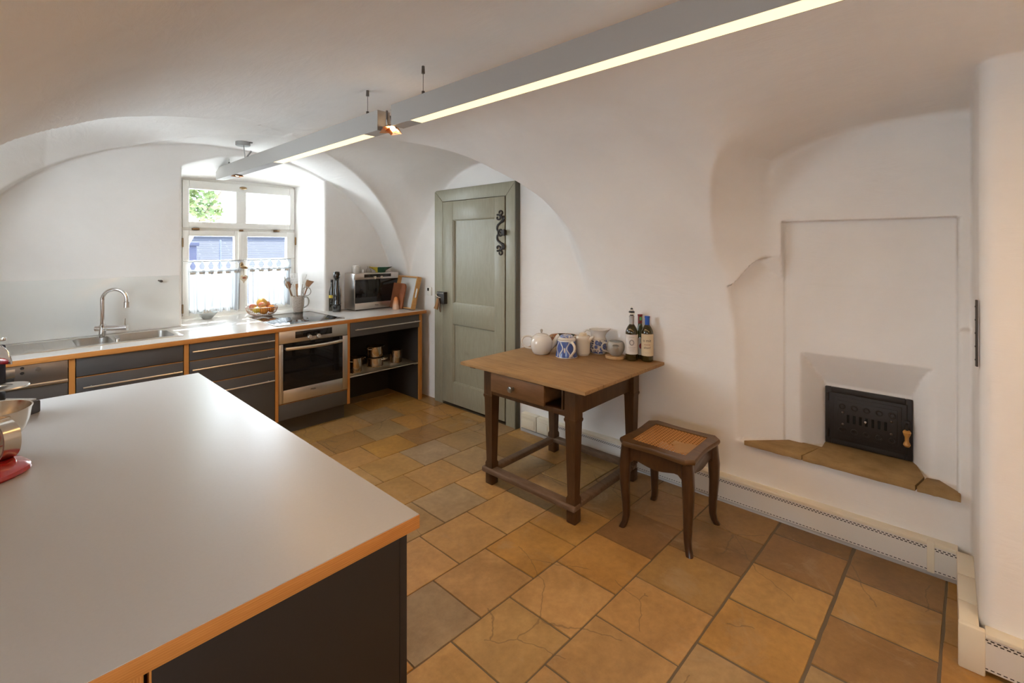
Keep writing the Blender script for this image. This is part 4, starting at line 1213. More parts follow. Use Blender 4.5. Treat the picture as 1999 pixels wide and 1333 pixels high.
def stool():
    wd = wood_mat('walnut_stool', (.040, .016, .007), (.082, .036, .013), (8, 8, 1.5), .32, .5, coat=.15)
    tp = wood_mat('walnut_stool_top', (.085, .042, .016), (.16, .08, .031), (8, 2, 8), .35, .5, coat=.15)
    t = thing('cane_stool', 'dark wooden stool with woven cane seat and curved legs', 'stool', (2.522, 1.135, 0))
    H = .482; s = .205
    def outline(s, n=12, amp=.012):
        out = []
        c = .022
        for k in range(4):
            a = k * 90
            for i in range(n):
                u = -1 + 2 * (i + .5) / n
                d = s - amp * (math.cos(u * math.pi) * .5 - .5 + (1 if abs(u) > 2 else 0)) - amp
                uu = u * (s - c)
                x, y = d, uu
                out.append((x * math.cos(R(a)) - y * math.sin(R(a)), x * math.sin(R(a)) + y * math.cos(R(a))))
        return out
    # serpentine frame with a square opening
    o = outline(.212); inn = []
    h = .152
    n = len(o) // 4
    for k in range(4):
        for i in range(n):
            u = -1 + 2 * (i + .5) / n
            if i == 0: u = -1
            if i == n - 1: u = 1
            x, y = h, u * h
            a = k * 90
            inn.append((x * math.cos(R(a)) - y * math.sin(R(a)), x * math.sin(R(a)) + y * math.cos(R(a))))
    b = MB(); N_ = len(o)
    o2 = [(x * .975, y * .975) for x, y in o]
    rings = [[(x, y, H - .028) for x, y in inn], [(x, y, H - .028) for x, y in o2], [(x, y, H - .018) for x, y in o], [(x, y, H - .008) for x, y in o], [(x * .985, y * .985, H) for x, y in o], [(x, y, H) for x, y in inn], [(x, y, H - .028) for x, y in inn]]
    b.loft(rings, cap=False); b.build('seat_frame', tp, t, 40)
    # woven cane: six way mesh of strips
    cane = mat('cane', (.44, .21, .065), .5, spec=.4)
    b = MB(); hh = h + .002; zc = H - .006; step = .0185; w = .0022
    k = -hh + step / 2
    while k < hh:
        for d in (-.0030, .0030):
            b.box((k + d - w / 2 - .0006, -hh, zc - .0006), (k + d + w / 2 + .0006, hh, zc + .0004)); b.box((-hh, k + d - w / 2 - .0006, zc), (hh, k + d + w / 2 + .0006, zc + .001))
        k += step
    for sg in (1, -1):
        k = -2 * hh + step
        while k < 2 * hh:
            p = [(-hh, -hh + (k + 0)), (hh, hh + k)]
            x0 = max(-hh, -hh - k); x1 = min(hh, hh - k)
            if x1 - x0 > .01:
                b.tube([(x0, sg * (x0 + k), zc + .0012), (x1, sg * (x1 + k), zc + .0012)], .0013, 4, cap=False)
            k += step
    b.build('cane_seat', cane, t, 0)
    b = MB(); b.box((-.06, -.150, zc + .0005), (.0, -.03, zc + .0022), .001); b.prism([(-.15, -.10), (-.10, -.151), (.03, -.151), (.0, -.08), (-.07, -.055)], zc + .0005, zc + .0024); b.build('mended_patch', mat('cane_patch', (.36, .20, .08), .7), t)
    # aprons with a shaped lower edge
    for k in range(4):
        pts = []
        L0 = .165
        for i in range(17):
            u = -1 + 2 * i / 16
            z = .378 - .012 * math.cos(u * math.pi) - (.05 * max(0, abs(u) - .72) / .28 if abs(u) > .72 else 0)
            pts.append((u * L0, z))
        poly = pts + [(L0, H - .028), (-L0, H - .028)]
        a = Matrix.Rotation(R(90 * k), 4, 'Z') @ Matrix(((0, 0, 1, .160), (1, 0, 0, 0), (0, 1, 0, 0), (0, 0, 0, 1)))
        b = MB(); b.prism(poly, 0, .020, .002, a); b.build('apron', wd, t)
    for sx in (1, -1):
        for sy in (1, -1):
            b = MB(); prof = [(.170, .026, H - .03), (.172, .0275, .40), (.177, .0275, .34), (.178, .0235, .24), (.173, .0195, .13), (.172, .017, .065), (.177, .016, .03), (.184, .0165, .012), (.189, .0165, 0)]
            rings = []
            for d, r, z in prof:
                rings.append([(sx * d + px, sy * d + py, z) for px, py in [(r * c, r * s_) for c, s_ in ((.55, 1), (1, .55), (1, -.55), (.55, -1), (-.55, -1), (-1, -.55), (-1, .55), (-.55, 1))]])
            b.loft(rings); b.build('leg', wd, t, 50)
stool()

# ------------------------------------------------------------------ crockery on the table
GLAZE = mat('white_glaze', (.62, .59, .54), .18, spec=.6, coat=.3)
CREAMG = mat('cream_glaze', (.64, .58, .49), .25, spec=.5, coat=.2)
GREYG = mat('grey_stoneware', (.36, .34, .30), .35, spec=.5)
BLUE = mat('cobalt_glaze', (.055, .095, .30), .3, spec=.5)
AIM = -47.31                                                          # picture-right direction along the wall
def handle_loop(pts, r, n=6, flat=None):
    b = MB(); p = smoothpath(pts, n); b.tube(p, r, 10, flat=flat); return b
def teapot():
    t = thing('teapot', 'plain white teapot with loop handle at the left of the table crockery', 'teapot', (2.637, 2.145, ZT), -47)
    prof = [(0, 0), (.052, 0), (.058, .004), (.068, .020), (.0775, .048), (.080, .072), (.076, .098), (.064, .120), (.050, .132), (.046, .133), (.044, .130), (.05, .12), (0, .11)]
    b = MB(); b.lathe(prof, 44); b.build('body', GLAZE, t)
    b = MB(); b.lathe([(.0455, .131), (.043, .137), (.028, .142), (.010, .145), (0, .1455)], 36); lid = b.build('lid', GLAZE, t)
    b = MB(); b.lathe([(0, .144), (.007, .146), (.006, .152), (.0095, .160), (.0105, .168), (.006, .175), (0, .176)], 20); b.build('lid_knob', GREYG, lid)
    b = MB(); sp = smoothpath([(.062, 0, .045), (.085, 0, .066), (.102, 0, .096), (.118, 0, .124), (.128, 0, .130)], 5)
    b.tube(sp, [.024 - .014 * i / (len(sp) - 1) for i in range(len(sp))], 14); b.build('spout', GLAZE, t)
    handle_loop([(-.058, 0, .108), (-.085, 0, .124), (-.120, 0, .122), (-.140, 0, .098), (-.136, 0, .068), (-.112, 0, .046), (-.072, 0, .038)], .0068).build('handle', GLAZE, t)
teapot()
def pattern_pot_mat():
    m = mat('blue_scroll_glaze', (.62, .60, .56), .25, spec=.5, coat=.2)
    tc = N(m, 'ShaderNodeTexCoord'); sep = N(m, 'ShaderNodeSeparateXYZ'); L(m, tc.outputs['Object'], sep.inputs[0])
    ang = mth(m, 'ARCTAN2', sep.outputs['Y'], sep.outputs['X'])
    zz = sep.outputs['Z']
    # wavering vertical bands
    wv = mth(m, 'MULTIPLY', mth(m, 'SINE', mth(m, 'MULTIPLY', zz, 70)), .30)
    f = mth(m, 'FRACT', mth(m, 'MULTIPLY', ang, 5 / 6.2832))
    d = mth(m, 'ABSOLUTE', mth(m, 'SUBTRACT', f, .5))
    dd = mth(m, 'SUBTRACT', d, mth(m, 'ADD', .26, mth(m, 'MULTIPLY', wv, .4)))
    line = mth(m, 'LESS_THAN', mth(m, 'ABSOLUTE', dd), .024)
    line2 = mth(m, 'LESS_THAN', mth(m, 'ABSOLUTE', mth(m, 'SUBTRACT', dd, .06)), .014)
    e1 = mth(m, 'ADD', mth(m, 'POWER', mth(m, 'MULTIPLY', d, 1 / .07), 2), mth(m, 'POWER', mth(m, 'MULTIPLY', mth(m, 'SUBTRACT', zz, .055), 1 / .018), 2))
    dot = mth(m, 'LESS_THAN', e1, 1.0)
    rim = mth(m, 'GREATER_THAN', zz, .112); foot = mth(m, 'LESS_THAN', zz, .006)
    k = mth(m, 'ADD', mth(m, 'ADD', line, line2, True), mth(m, 'ADD', dot, mth(m, 'ADD', rim, foot)), True)
    L(m, mixc(m, k, (.05, .085, .27), (.62, .60, .56)), bsdf(m).inputs['Base Color'])
    return m
def blue_pot():
    t = thing('lidded_pot', 'white and blue patterned lidded mug in front of the cream pot', 'mug', (2.683, 1.957, ZT), -47)
    pm = pattern_pot_mat()
    b = MB(); b.lathe([(0, 0), (.076, 0), (.078, .003), (.0765, .010), (.071, .035), (.067, .075), (.063, .110), (.0615, .121), (.058, .121), (.055, .112), (.055, .09), (0, .09)], 44); b.build('body', pm, t)
    b = MB(); b.lathe([(.062, .119), (.064, .124), (.058, .132), (.050, .137), (.046, .137)], 40); lid = b.build('lid', mat('white_glaze'), t)
    b = MB(); b.lathe([(.0465, .136), (.043, .146), (.030, .152), (.012, .155), (0, .1555)], 36); b.build('blue_lid_top', blue_streak(), lid)
    handle_loop([(.024, -.062, .108), (.030, -.090, .112), (.040, -.112, .092), (.040, -.108, .062), (.028, -.094, .036), (.018, -.076, .014)], .0085).build('handle', CREAMG, t)
def blue_streak():
    m = mat('blue_streaked_glaze', (.55, .53, .50), .3, spec=.5)
    n1 = noise(m, objco(m, (30, 30, 30), (0, 0, .5)), .9, 3, .5, 1.2)
    L(m, ramp(m, n1, [(.45, (.58, .56, .52)), (.52, (.12, .17, .40))]), bsdf(m).inputs['Base Color'])
    return m
blue_pot()
def painted_bowl():
    m = mat('painted_earthenware', (.2, .08, .03), .4)
    v = N(m, 'ShaderNodeTexVoronoi'); v.inputs['Scale'].default_value = 38; L(m, objco(m), v.inputs['Vector'])
    sep = N(m, 'ShaderNodeSeparateColor'); L(m, v.outputs['Color'], sep.inputs[0])
    L(m, ramp(m, sep.outputs[0], [(.2, (.015, .02, .012)), (.45, (.33, .07, .025)), (.65, (.50, .30, .15)), (.85, (.035, .03, .02))]), bsdf(m).inputs['Base Color'])
    t = thing('painted_bowl', 'dark bowl with red and cream painted pattern behind the blue lidded mug', 'bowl', (2.838, 2.095, ZT))
    b = MB(); b.lathe([(0, 0), (.04, 0), (.045, .006), (.085, .05), (.105, .098), (.108, .104), (.102, .100), (.08, .052), (.03, .012), (0, .012)], 44); b.build('body', m, t)
painted_bowl()
def cream_pot():
    t = thing('coffee_pot', 'tall plain cream coffee pot between the blue mug and the jug', 'pot', (2.806, 1.902, ZT), -85)
    b = MB(); b.lathe([(0, 0), (.040, 0), (.041, .006), (.0475, .014), (.050, .05), (.052, .115), (.0515, .128), (.046, .136), (.034, .138), (.034, .130), (0, .12)], 40); b.build('body', CREAMG, t)
    b = MB(); b.lathe([(.0345, .136), (.030, .140), (.026, .141), (.025, .152), (.022, .155), (0, .156)], 30); b.build('lid', mat('yellowed_glaze', (.62, .52, .36), .3), t)
    b = MB(); b.tube([(.046, 0, .098), (.066, 0, .128), (.084, 0, .139)], [.014, .010, .006], 12); b.build('spout', CREAMG, t)
    handle_loop([(-.050, -.004, .122), (-.072, -.006, .118), (-.080, -.006, .088), (-.068, -.004, .06), (-.047, -.002, .05)], .006).build('handle', CREAMG, t)
cream_pot()
def flower_mat():
    m = mat('blue_flower_glaze', (.62, .60, .56), .25, spec=.5, coat=.2)
    co = objco(m)
    base = (.62, .60, .57)
    tc = N(m, 'ShaderNodeTexCoord'); sep = N(m, 'ShaderNodeSeparateXYZ'); L(m, tc.outputs['Object'], sep.inputs[0])
    v = N(m, 'ShaderNodeTexVoronoi'); v.inputs['Scale'].default_value = 30; v.inputs['Randomness'].default_value = .65; L(m, co, v.inputs['Vector'])
    fl = mth(m, 'LESS_THAN', v.outputs['Distance'], .48); ctr = mth(m, 'LESS_THAN', v.outputs['Distance'], .16)
    v2 = N(m, 'ShaderNodeTexVoronoi'); v2.inputs['Scale'].default_value = 62; L(m, co, v2.inputs['Vector'])
    lf = mth(m, 'MULTIPLY', mth(m, 'LESS_THAN', v2.outputs['Distance'], .42), mth(m, 'GREATER_THAN', v.outputs['Distance'], .55))
    zone = mth(m, 'MULTIPLY', mth(m, 'LESS_THAN', sep.outputs['Z'], .100), mth(m, 'GREATER_THAN', sep.outputs['Z'], .008))
    c = mixc(m, mth(m, 'MULTIPLY', fl, zone), base, (.085, .13, .33)); c = mixc(m, mth(m, 'MULTIPLY', ctr, zone), c, (.22, .27, .42)); c = mixc(m, mth(m, 'MULTIPLY', lf, zone), c, (.05, .06, .12))
    ln = mth(m, 'LESS_THAN', mth(m, 'ABSOLUTE', mth(m, 'SUBTRACT', sep.outputs['Z'], .105)), .0016)
    c = mixc(m, mth(m, 'MULTIPLY', ln, .5), c, (.25, .24, .25))
    L(m, c, bsdf(m).inputs['Base Color'])
    return m
def jug():
    t = thing('milk_jug', 'bulbous white jug with blue flower pattern below a flared neck', 'jug', (2.925, 1.852, ZT), -47)
    prof = [(0, 0), (.050, 0), (.054, .004), (.060, .025), (.0625, .055), (.0615, .085), (.057, .103), (.052, .112), (.050, .125), (.053, .145), (.062, .165), (.066, .170), (.063, .171), (.057, .164), (.048, .140), (.046, .115), (0, .10)]
    b = MB(); b.lathe(prof, 48)
    for v in b.bm.verts:
        if v.co.z > .135:
            a = math.atan2(v.co.y, v.co.x); k = max(0, math.cos(a)) ** 8 * (v.co.z - .135) / .036
            v.co.x += .028 * k; v.co.z += .004 * k
    b.build('body', flower_mat(), t)
    handle_loop([(-.060, 0, .162), (-.085, 0, .166), (-.104, 0, .148), (-.108, 0, .115), (-.096, 0, .070), (-.062, 0, .045)], .006, flat=(1, 1.4)).build('handle', GLAZE, t)
jug()
def coaster():
    o = MB().lathe([(0, 0), (.064, 0), (.067, .003), (.067, .017), (.064, .020), (0, .020)], 44).build('trivet', wood_mat('pale_beech', (.45, .28, .13), (.56, .37, .19), (2, 12, 12), .5), loc=(2.873, 1.683, ZT))
    tag(o, 'round pale wooden trivet under the grey stoneware pot', 'trivet')
    t = thing('stoneware_pot', 'squat grey stoneware pot with short spout standing on the wooden trivet', 'pot', (2.878, 1.680, ZT + .0205), -47)
    b = MB(); b.lathe([(0, 0), (.032, 0), (.044, .012), (.056, .036), (.060, .060), (.057, .080), (.049, .093), (.045, .094), (.047, .086), (.046, .07), (0, .05)], 40); b.build('body', GREYG, t)
    b = MB(); b.tube([(-.012, -.030, .040), (-.018, -.055, .052), (-.020, -.070, .070)], [.036, .026, .017], 16); b.build('spout', GREYG, t)
    b = MB(); b.prism([(-.024, -.010), (.024, -.012), (.010, .010), (-.012, .010)], 0, .003, .001, Tm(-.020, -.072, .080, 15)); b.build('spout_lip', mat('dark_stoneware', (.12, .12, .10), .4), t)
    handle_loop([(-.050, 0, .080), (-.082, 0, .082), (-.098, 0, .060), (-.088, 0, .034), (-.050, 0, .022)], .0062).build('handle', GREYG, t)
    b = MB(); b.lathe([(.044, .090), (.043, .094), (.03, .096), (0, .097)], 30); b.build('lid', mat('dark_stoneware'), t)
coaster()

def bottle_glass(name, col):
    return mat(name, col, .06, spec=.6, trans=.2, coat=.5)
def bottle(label, loc, r, h, sh, nk, glass, lab_mat, z0, z1, cap, cz, group=None, yaw=0, foil=True):
    t = thing('wine_bottle', label, 'bottle', loc, yaw)
    b = MB(); prof = [(0, .004), (r * .8, 0), (r, .006), (r, sh)]
    n = 12; top = sh + (.060 if sh > .15 else .115)
    for i in range(1, n + 1):
        f = i / n
        g_ = math.cos(f * math.pi / 2) ** 1.0 if sh > .15 else (1 + math.cos(f * math.pi)) / 2
        prof.append((nk + (r - nk) * g_, sh + (top - sh) * f))
    prof += [(nk, h - .012), (nk + .002, h - .010), (nk + .002, h), (0, h)]
    b.lathe(prof, 36); b.build('glass', glass, t)
    b = MB(); seg = []
    a0, a1 = -180 + 47 - 10 - 88, -180 + 47 - 10 + 88
    a0, a1 = -133 - 95, -133 + 95
    nn = 30
    vs1 = [(1.012 * r * math.cos(R(a0 + (a1 - a0) * i / nn)), 1.012 * r * math.sin(R(a0 + (a1 - a0) * i / nn))) for i in range(nn + 1)]
    b.faces([(x, y, z0) for x, y in vs1] + [(x, y, z1) for x, y in vs1], [(i, i + 1, nn + 2 + i, nn + 1 + i) for i in range(nn)])
    lb = b.build('paper_label', lab_mat, t, 60)
    if cap:
        b = MB(); b.lathe([(nk + .0008, h - cz), (nk + .0012, h - .012), (nk + .003, h - .010), (nk + .003, h + .001), (0, h + .0015)], 28); b.build('capsule', cap, t)
    return t, lb
def wrap_text(parent, name, txt, size, r, zc, m, adeg, al='CENTER'):
    b = text_mesh(txt, size, .0002, al)
    for v in b.bm.verts:
        a = R(adeg) + v.co.x / r; z = v.co.y
        rr = r * 1.018 + v.co.z
        v.co = Vector((rr * math.cos(a), rr * math.sin(a), zc + z))
    return b.build(name, m, parent, 0)
def bottles():
    g1 = bottle_glass('olive_bottle_glass', (.035, .026, .005)); g2 = bottle_glass('green_bottle_glass', (.035, .042, .012))
    pw = mat('label_white', (.60, .56, .52), .6); pc = mat('label_cream', (.60, .50, .34), .6)
    ink = mat('label_ink', (.03, .025, .05), .6); grey = mat('label_grey', (.30, .27, .26), .6); red = mat('label_red', (.25, .03, .05), .6)
    VIEW = math.degrees(math.atan2(-1.567, -2.897))
    t, lb = bottle('wine bottle with white label and black and white pagoda stopper', (2.897, 1.571, ZT), .041, .300, .185, .0145, g1, pw, .046, .178, mat('silver_foil', (.45, .42, .40), .35, metal=.7), .062)
    ring = MB(); ra = R(VIEW)
    rr = .0422
    pts = []
    for k in range(0, 360, 15):
        a = ra + .014 * math.cos(R(k)) / rr; pts.append((rr * math.cos(a), rr * math.sin(a), .125 + .016 * math.sin(R(k))))
    ring.tube(pts, .0035, 6, closed=True); ring.build('label_emblem', grey, lb)
    for z, w in ((.092, .05), (.082, .038), (.070, .03), (.160, .035)):
        b = MB(); n = 8; vv = []
        for i in range(n + 1):
            a = ra + (-.5 + i / n) * w / rr; vv += [(rr * math.cos(a), rr * math.sin(a), z), (rr * math.cos(a), rr * math.sin(a), z + .0022)]
        b.faces(vv, [(2 * i, 2 * i + 2, 2 * i + 3, 2 * i + 1) for i in range(n)]); b.build('label_line', grey, lb, 0)
    s = MB(); s.lathe([(0, .295), (.012, .298), (.012, .306), (.010, .308)], 20); s.lathe([(.010, .320), (.020, .322), (.021, .327), (.012, .334)], 20); s.lathe([(.008, .342), (.010, .344), (.006, .352), (0, .354)], 20)
    st = s.build('stopper', BLACKPL, t)
    s = MB(); s.lathe([(.010, .308), (.021, .311), (.019, .317), (.010, .321)], 20); s.lathe([(.012, .333), (.013, .337), (.008, .343)], 20); s.lathe([(.003, .353), (.004, .358), (0, .364)], 12); s.build('stopper_bands', mat('ivory', (.66, .62, .55), .4), st)
    t, lb = bottle('wine bottle with blue capsule and cream label at the table corner', (2.945, 1.482, ZT), .0395, .300, .185, .0145, g1, pc, .040, .185, mat('blue_capsule', (.015, .085, .42), .35), .062)
    wrap_text(lb, 'label_text', 'o mit', .026, .0395, .134, ink, VIEW - 4); wrap_text(lb, 'label_text', 'unseren', .013, .0395, .112, red, VIEW - 2); wrap_text(lb, 'label_text', 'alten!', .021, .0395, .089, ink, VIEW - 2); wrap_text(lb, 'label_text', 'seit je her', .007, .0395, .060, grey, VIEW)
    t, lb = bottle('slim green wine bottle with red capsule half hidden between the two others', (2.988, 1.557, ZT), .036, .300, .13, .0135, g2, pw, .03, .145, mat('red_capsule', (.20, .02, .02), .35), .060)
    b = MB(); b.ball((0, 0, 0), .018, 16, (1, .12, 1.1), Tm(-.026, -.0255, .09, 0, 0, -42)); b.build('label_disc', red, lb)
    b = MB(); b.box((-.007, -.016, .262), (.007, -.0155, .285)); bmesh.ops.rotate(b.bm, verts=b.bm.verts, matrix=Matrix.Rotation(R(-50), 3, 'Z')); b.build('seal', mat('seal_green', (.10, .42, .14), .5), t, 0)
bottles()

# ------------------------------------------------------------------ things on the long worktop
ZW = .8988
def fruit_bowl():
    t = thing('fruit_bowl', 'shallow wire fruit bowl by the window filled with citrus and apples', 'bowl', (1.672, 4.745, ZW))
    m = mat('copper_wire', (.55, .40, .32), .25, metal=1.0)
    def rad(f): return .055 + .080 * math.sin(f * math.pi / 2) ** .8
    b = MB(); b.lathe([(0, .001), (.055, .001), (.057, .004), (0, .004)], 30); b.build('foot_ring', m, t)
    b = MB()
    for k in range(44):
        a = 2 * math.pi * k / 44
        b.tube([(rad(f / 6) * math.cos(a), rad(f / 6) * math.sin(a), .003 + .078 * (1 - math.cos(f / 6 * math.pi / 2))) for f in range(7)], .0016, 5, cap=False)
    b.build('wire_basket', m, t)
    b = MB(); b.tube([(.136 * math.cos(R(a)), .136 * math.sin(R(a)), .081) for a in range(0, 360, 8)], .0035, 8, closed=True); b.build('rim', m, t)
    org = mat('orange_peel', (.72, .27, .03), .45); gp = mat('grapefruit_peel', (.72, .42, .08), .45); ap = mat('apple_skin', (.50, .06, .05), .3, coat=.3)
    n1 = noise(ap, objco(ap), 14, 4, .6); L(ap, ramp(ap, n1, [(.40, (.48, .05, .045)), (.68, (.66, .42, .16))]), bsdf(ap).inputs['Base Color'])
    pl = mat('plum_skin', (.11, .03, .05), .35); le = mat('lemon_peel', (.72, .52, .06), .45); pe = mat('peach_skin', (.72, .33, .16), .6)
    for m_ in (org, gp, le): bump(m_, noise(m_, objco(m_), 160, 2), .3, .002)
    X, Y = 1.672, 4.745
    def fruit(name, label, cat, dx, dy, z, r, m_, sc=(1, 1, 1), stem=False):
        o = thing(name, label, cat, (X + dx, Y + dy, ZW + z))
        b = MB(); b.ball((0, 0, 0), r, 24, sc)
        if stem:
            for v in b.bm.verts:
                d = math.hypot(v.co.x, v.co.y) / r
                if v.co.z > 0: v.co.z -= r * .30 * max(0, 1 - d / .5) ** 2
        b.build('flesh', m_, o)
        b = MB()
        if stem: b.tube([(0, 0, r * .58), (.002, 0, r * 1.02)], .0016, 6)
        else: b.ball((0, 0, r * sc[2] * .99), .003, 8, (1, 1, .4))
        b.build('stem', mat('stem_brown', (.10, .06, .03), .8), o)
    fruit('grapefruit', 'large yellow orange grapefruit crowning the fruit bowl', 'fruit', .008, .028, .112, .046, gp)
    fruit('orange', 'bright orange at the front of the bowl beneath the apples', 'fruit', -.005, -.062, .052, .038, org)
    fruit('orange', 'orange at the right side of the fruit bowl', 'fruit', .078, -.012, .056, .036, org)
    fruit('apple', 'red apple at the left rim of the fruit bowl', 'fruit', -.072, .022, .078, .034, ap, stem=True)
    fruit('apple', 'glossy red apple in the middle front of the fruit bowl', 'fruit', -.012, -.040, .098, .031, ap, stem=True)
    fruit('apple', 'streaked apple low in the middle of the fruit bowl', 'fruit', .002, .002, .044, .033, ap, stem=True)
    fruit('peach', 'pale pink peach at the right rim of the fruit bowl', 'fruit', .056, .038, .092, .032, pe)
    fruit('lemon', 'yellow lemon at the left of the fruit bowl beside the apple', 'fruit', -.058, -.040, .058, .028, le, (1.3, 1, 1))
    fruit('plum', 'dark plum behind the peach in the fruit bowl', 'fruit', .076, .078, .098, .022, pl)
fruit_bowl()
def white_bowl():
    t = thing('serving_bowl', 'small pale grey bowl on the window sill worktop by the left casement', 'bowl', (1.262, 4.885, ZW))
    m = mat('celadon_glaze', (.46, .50, .50), .2, coat=.3)
    b = MB(); b.lathe([(0, 0), (.034, 0), (.037, .004), (.055, .022), (.076, .048), (.082, .056), (.079, .056), (.055, .028), (.02, .012), (0, .012)], 44); b.build('body', m, t)
    for k, (x, y, r) in enumerate(((-.02, .01, .026), (.025, .012, .024), (.0, -.02, .022), (.008, .03, .024))):
        o = thing('garlic_bulb', ('white garlic bulb at the left in the pale bowl', 'white garlic bulb at the right in the pale bowl', 'white garlic bulb at the front in the pale bowl', 'white garlic bulb at the back of the pale bowl')[k], 'garlic', (1.262 + x, 4.885 + y, ZW + .018 + r * .85))
        b = MB(); b.lathe([(0, -r * .8), (r * .6, -r * .75), (r, -.2 * r), (r * .8, r * .35), (r * .25, r * .9), (r * .12, r * 1.5), (0, r * 1.5)], 18)
        for v in b.bm.verts:
            a = math.atan2(v.co.y, v.co.x); s_ = 1 + .06 * math.cos(7 * a); v.co.x *= s_; v.co.y *= s_
        b.build('bulb', mat('garlic_white', (.66, .64, .60), .6), o)
white_bowl()

def crock():
    X, Y = 1.985, 4.690
    t = thing('utensil_mug', 'speckled beige stoneware mug holding the kitchen utensils', 'mug', (X, Y, ZW), -47)
    m = mat('speckled_stoneware', (.48, .43, .37), .4)
    n1 = noise(m, objco(m, (1, 1, 3)), 60, 4, .7); L(m, ramp(m, n1, [(.35, (.34, .29, .24)), (.6, (.54, .49, .43))]), bsdf(m).inputs['Base Color'])
    b = MB(); b.lathe([(0, 0), (.044, 0), (.045, .003), (.046, .02), (.054, .055), (.057, .10), (.0575, .160), (.053, .160), (.050, .10), (.04, .02), (0, .012)], 40); b.build('body', m, t)
    b = MB(); b.lathe([(0, -.0), (.0452, 0), (.0456, .006), (.044, .007)], 30); b.build('dark_foot', mat('dark_stoneware'), t)
    handle_loop([(.054, 0, .145), (.085, 0, .150), (.104, 0, .120), (.098, 0, .075), (.056, 0, .045)], .006, flat=(1, 1.5)).build('handle', GREYG, t)
    wood = wood_mat('spoon_wood', (.36, .18, .08), (.48, .27, .13), (6, 6, 1), .6)
    dwood = wood_mat('dark_spoon_wood', (.22, .10, .045), (.32, .16, .07), (6, 6, 1), .6)
    rv = Vector((.678, -.735, 0)); fv = Vector((.735, .678, 0))
    def stick(name, label, dx, dd, u, top, r, m_, head):
        """dx: foot offset along the picture-right direction, dd: depth, u: lean along picture-right, top: length"""
        o = thing(name, label, 'utensil', (X, Y, ZW))
        foot = rv * (dx * .5) + fv * dd * .4 + Vector((0, 0, .016)); tip = rv * (dx + u) + fv * dd + Vector((0, 0, top))
        b = MB(); b.tube([foot, tip], r, 8); b.build('handle', m_, o)
        ax = (tip - foot).normalized(); yv = fv; xv = yv.cross(ax).normalized(); yv = ax.cross(xv)
        M_ = Matrix(((xv.x, yv.x, ax.x, tip.x), (xv.y, yv.y, ax.y, tip.y), (xv.z, yv.z, ax.z, tip.z), (0, 0, 0, 1)))
        head(o, M_)
    def spoon(w, h, m_):
        def f(o, M_): b = MB(); b.ball((0, 0, h * .45), 1, 20, (w, .008, h * .55), M_); b.build('bowl', m_, o)
        return f
    def slotted(o, M_):
        b = MB(); w, h = .036, .095
        for k in range(5): b.box((-w + k * .0158, -.002, .0), (-w + k * .0158 + .0085, .002, h))
        for k in range(5): b.box((-w, -.002, k * h / 4 - .004 + (.004 if k == 0 else 0)), (w, .002, k * h / 4 + .004))
        bmesh.ops.transform(b.bm, matrix=M_, verts=b.bm.verts); b.build('slotted_blade', mat('dark_nylon', (.05, .05, .055), .45), o, 0)
    def skimmer(o, M_):
        b = MB(); b.lathe([(0, 0), (.040, .004), (.044, .008)], 26, M_ @ Tm(0, 0, .04, 90)); b.build('sieve', mat('grey_mesh', (.30, .30, .30), .4, metal=.7), o)
    def flatblade(w, h, m_, wt=None):
        def f(o, M_):
            b = MB(); b.prism([(-w * .35, -.01), (w * .35, -.01), (w, h * .5), (wt or w, h), (-w, h * .9), (-w, h * .4)], -.0035, .0035, .002, M_ @ Matrix(((1, 0, 0, 0), (0, 0, 1, 0), (0, 1, 0, 0), (0, 0, 0, 1)))); b.build('blade', m_, o)
        return f
    def whisk(o, M_):
        b = MB()
        for k in range(6):
            a = math.pi * k / 6
            pts = [M_ @ Vector((.030 * math.sin(t * math.pi) * math.cos(a) * (1 - .2 * t), .030 * math.sin(t * math.pi) * math.sin(a), .10 * (1 - abs(1 - 2 * t)) ** .7)) for t in [i / 14 for i in range(15)]]
            b.tube(pts, .001, 5)
        b.build('wires', STEEL, o)
    def ringtop(o, M_):
        b = MB(); b.tube([M_ @ Vector((.042 * math.cos(R(a)) + .0, 0, .045 + .042 * math.sin(R(a)))) for a in range(0, 360, 14)], .0042, 8, closed=True); b.build('ring', GREYG, o)
    sil = mat('white_silicone', (.66, .65, .62), .5)
    stick('slotted_turner', 'dark slotted turner rising highest from the utensil mug', -.012, .0, -.022, .285, .005, mat('dark_nylon'), slotted)
    stick('skimmer', 'grey round skimmer behind the slotted turner', -.020, .03, -.075, .255, .003, STEEL, skimmer)
    stick('wooden_spoon', 'reddish wooden spoon leaning left in the utensil mug', -.02, .01, -.070, .235, .0055, dwood, spoon(.026, .07, dwood))
    stick('wooden_stick', 'long pale stick leaning furthest left in the utensil mug', -.028, -.012, -.095, .335, .0045, mat('pale_stick', (.40, .36, .27), .5), spoon(.006, .01, mat('pale_stick')))
    stick('spatula', 'white silicone spatula in the middle of the utensil mug', -.008, -.02, -.008, .255, .005, STEEL, flatblade(.022, .05, sil))
    stick('wooden_spatula', 'narrow pale wooden spatula at the front of the utensil mug', .006, -.028, -.004, .225, .006, wood, flatblade(.012, .06, wood))
    stick('wooden_spatula', 'broad brown wooden spatula leaning right in the utensil mug', .018, .005, .070, .245, .006, dwood, flatblade(.028, .075, dwood, .045))
    stick('spatula', 'white silicone spatula behind the broad wooden one', .016, .03, .040, .27, .005, STEEL, flatblade(.024, .06, sil))
    stick('whisk', 'steel balloon whisk standing at the back of the utensil mug', .012, .035, .018, .275, .006, STEEL, whisk)
    stick('ring_tool', 'grey ring handled tool at the right of the utensil mug', .03, -.01, .042, .165, .004, GREYG, ringtop)
crock()

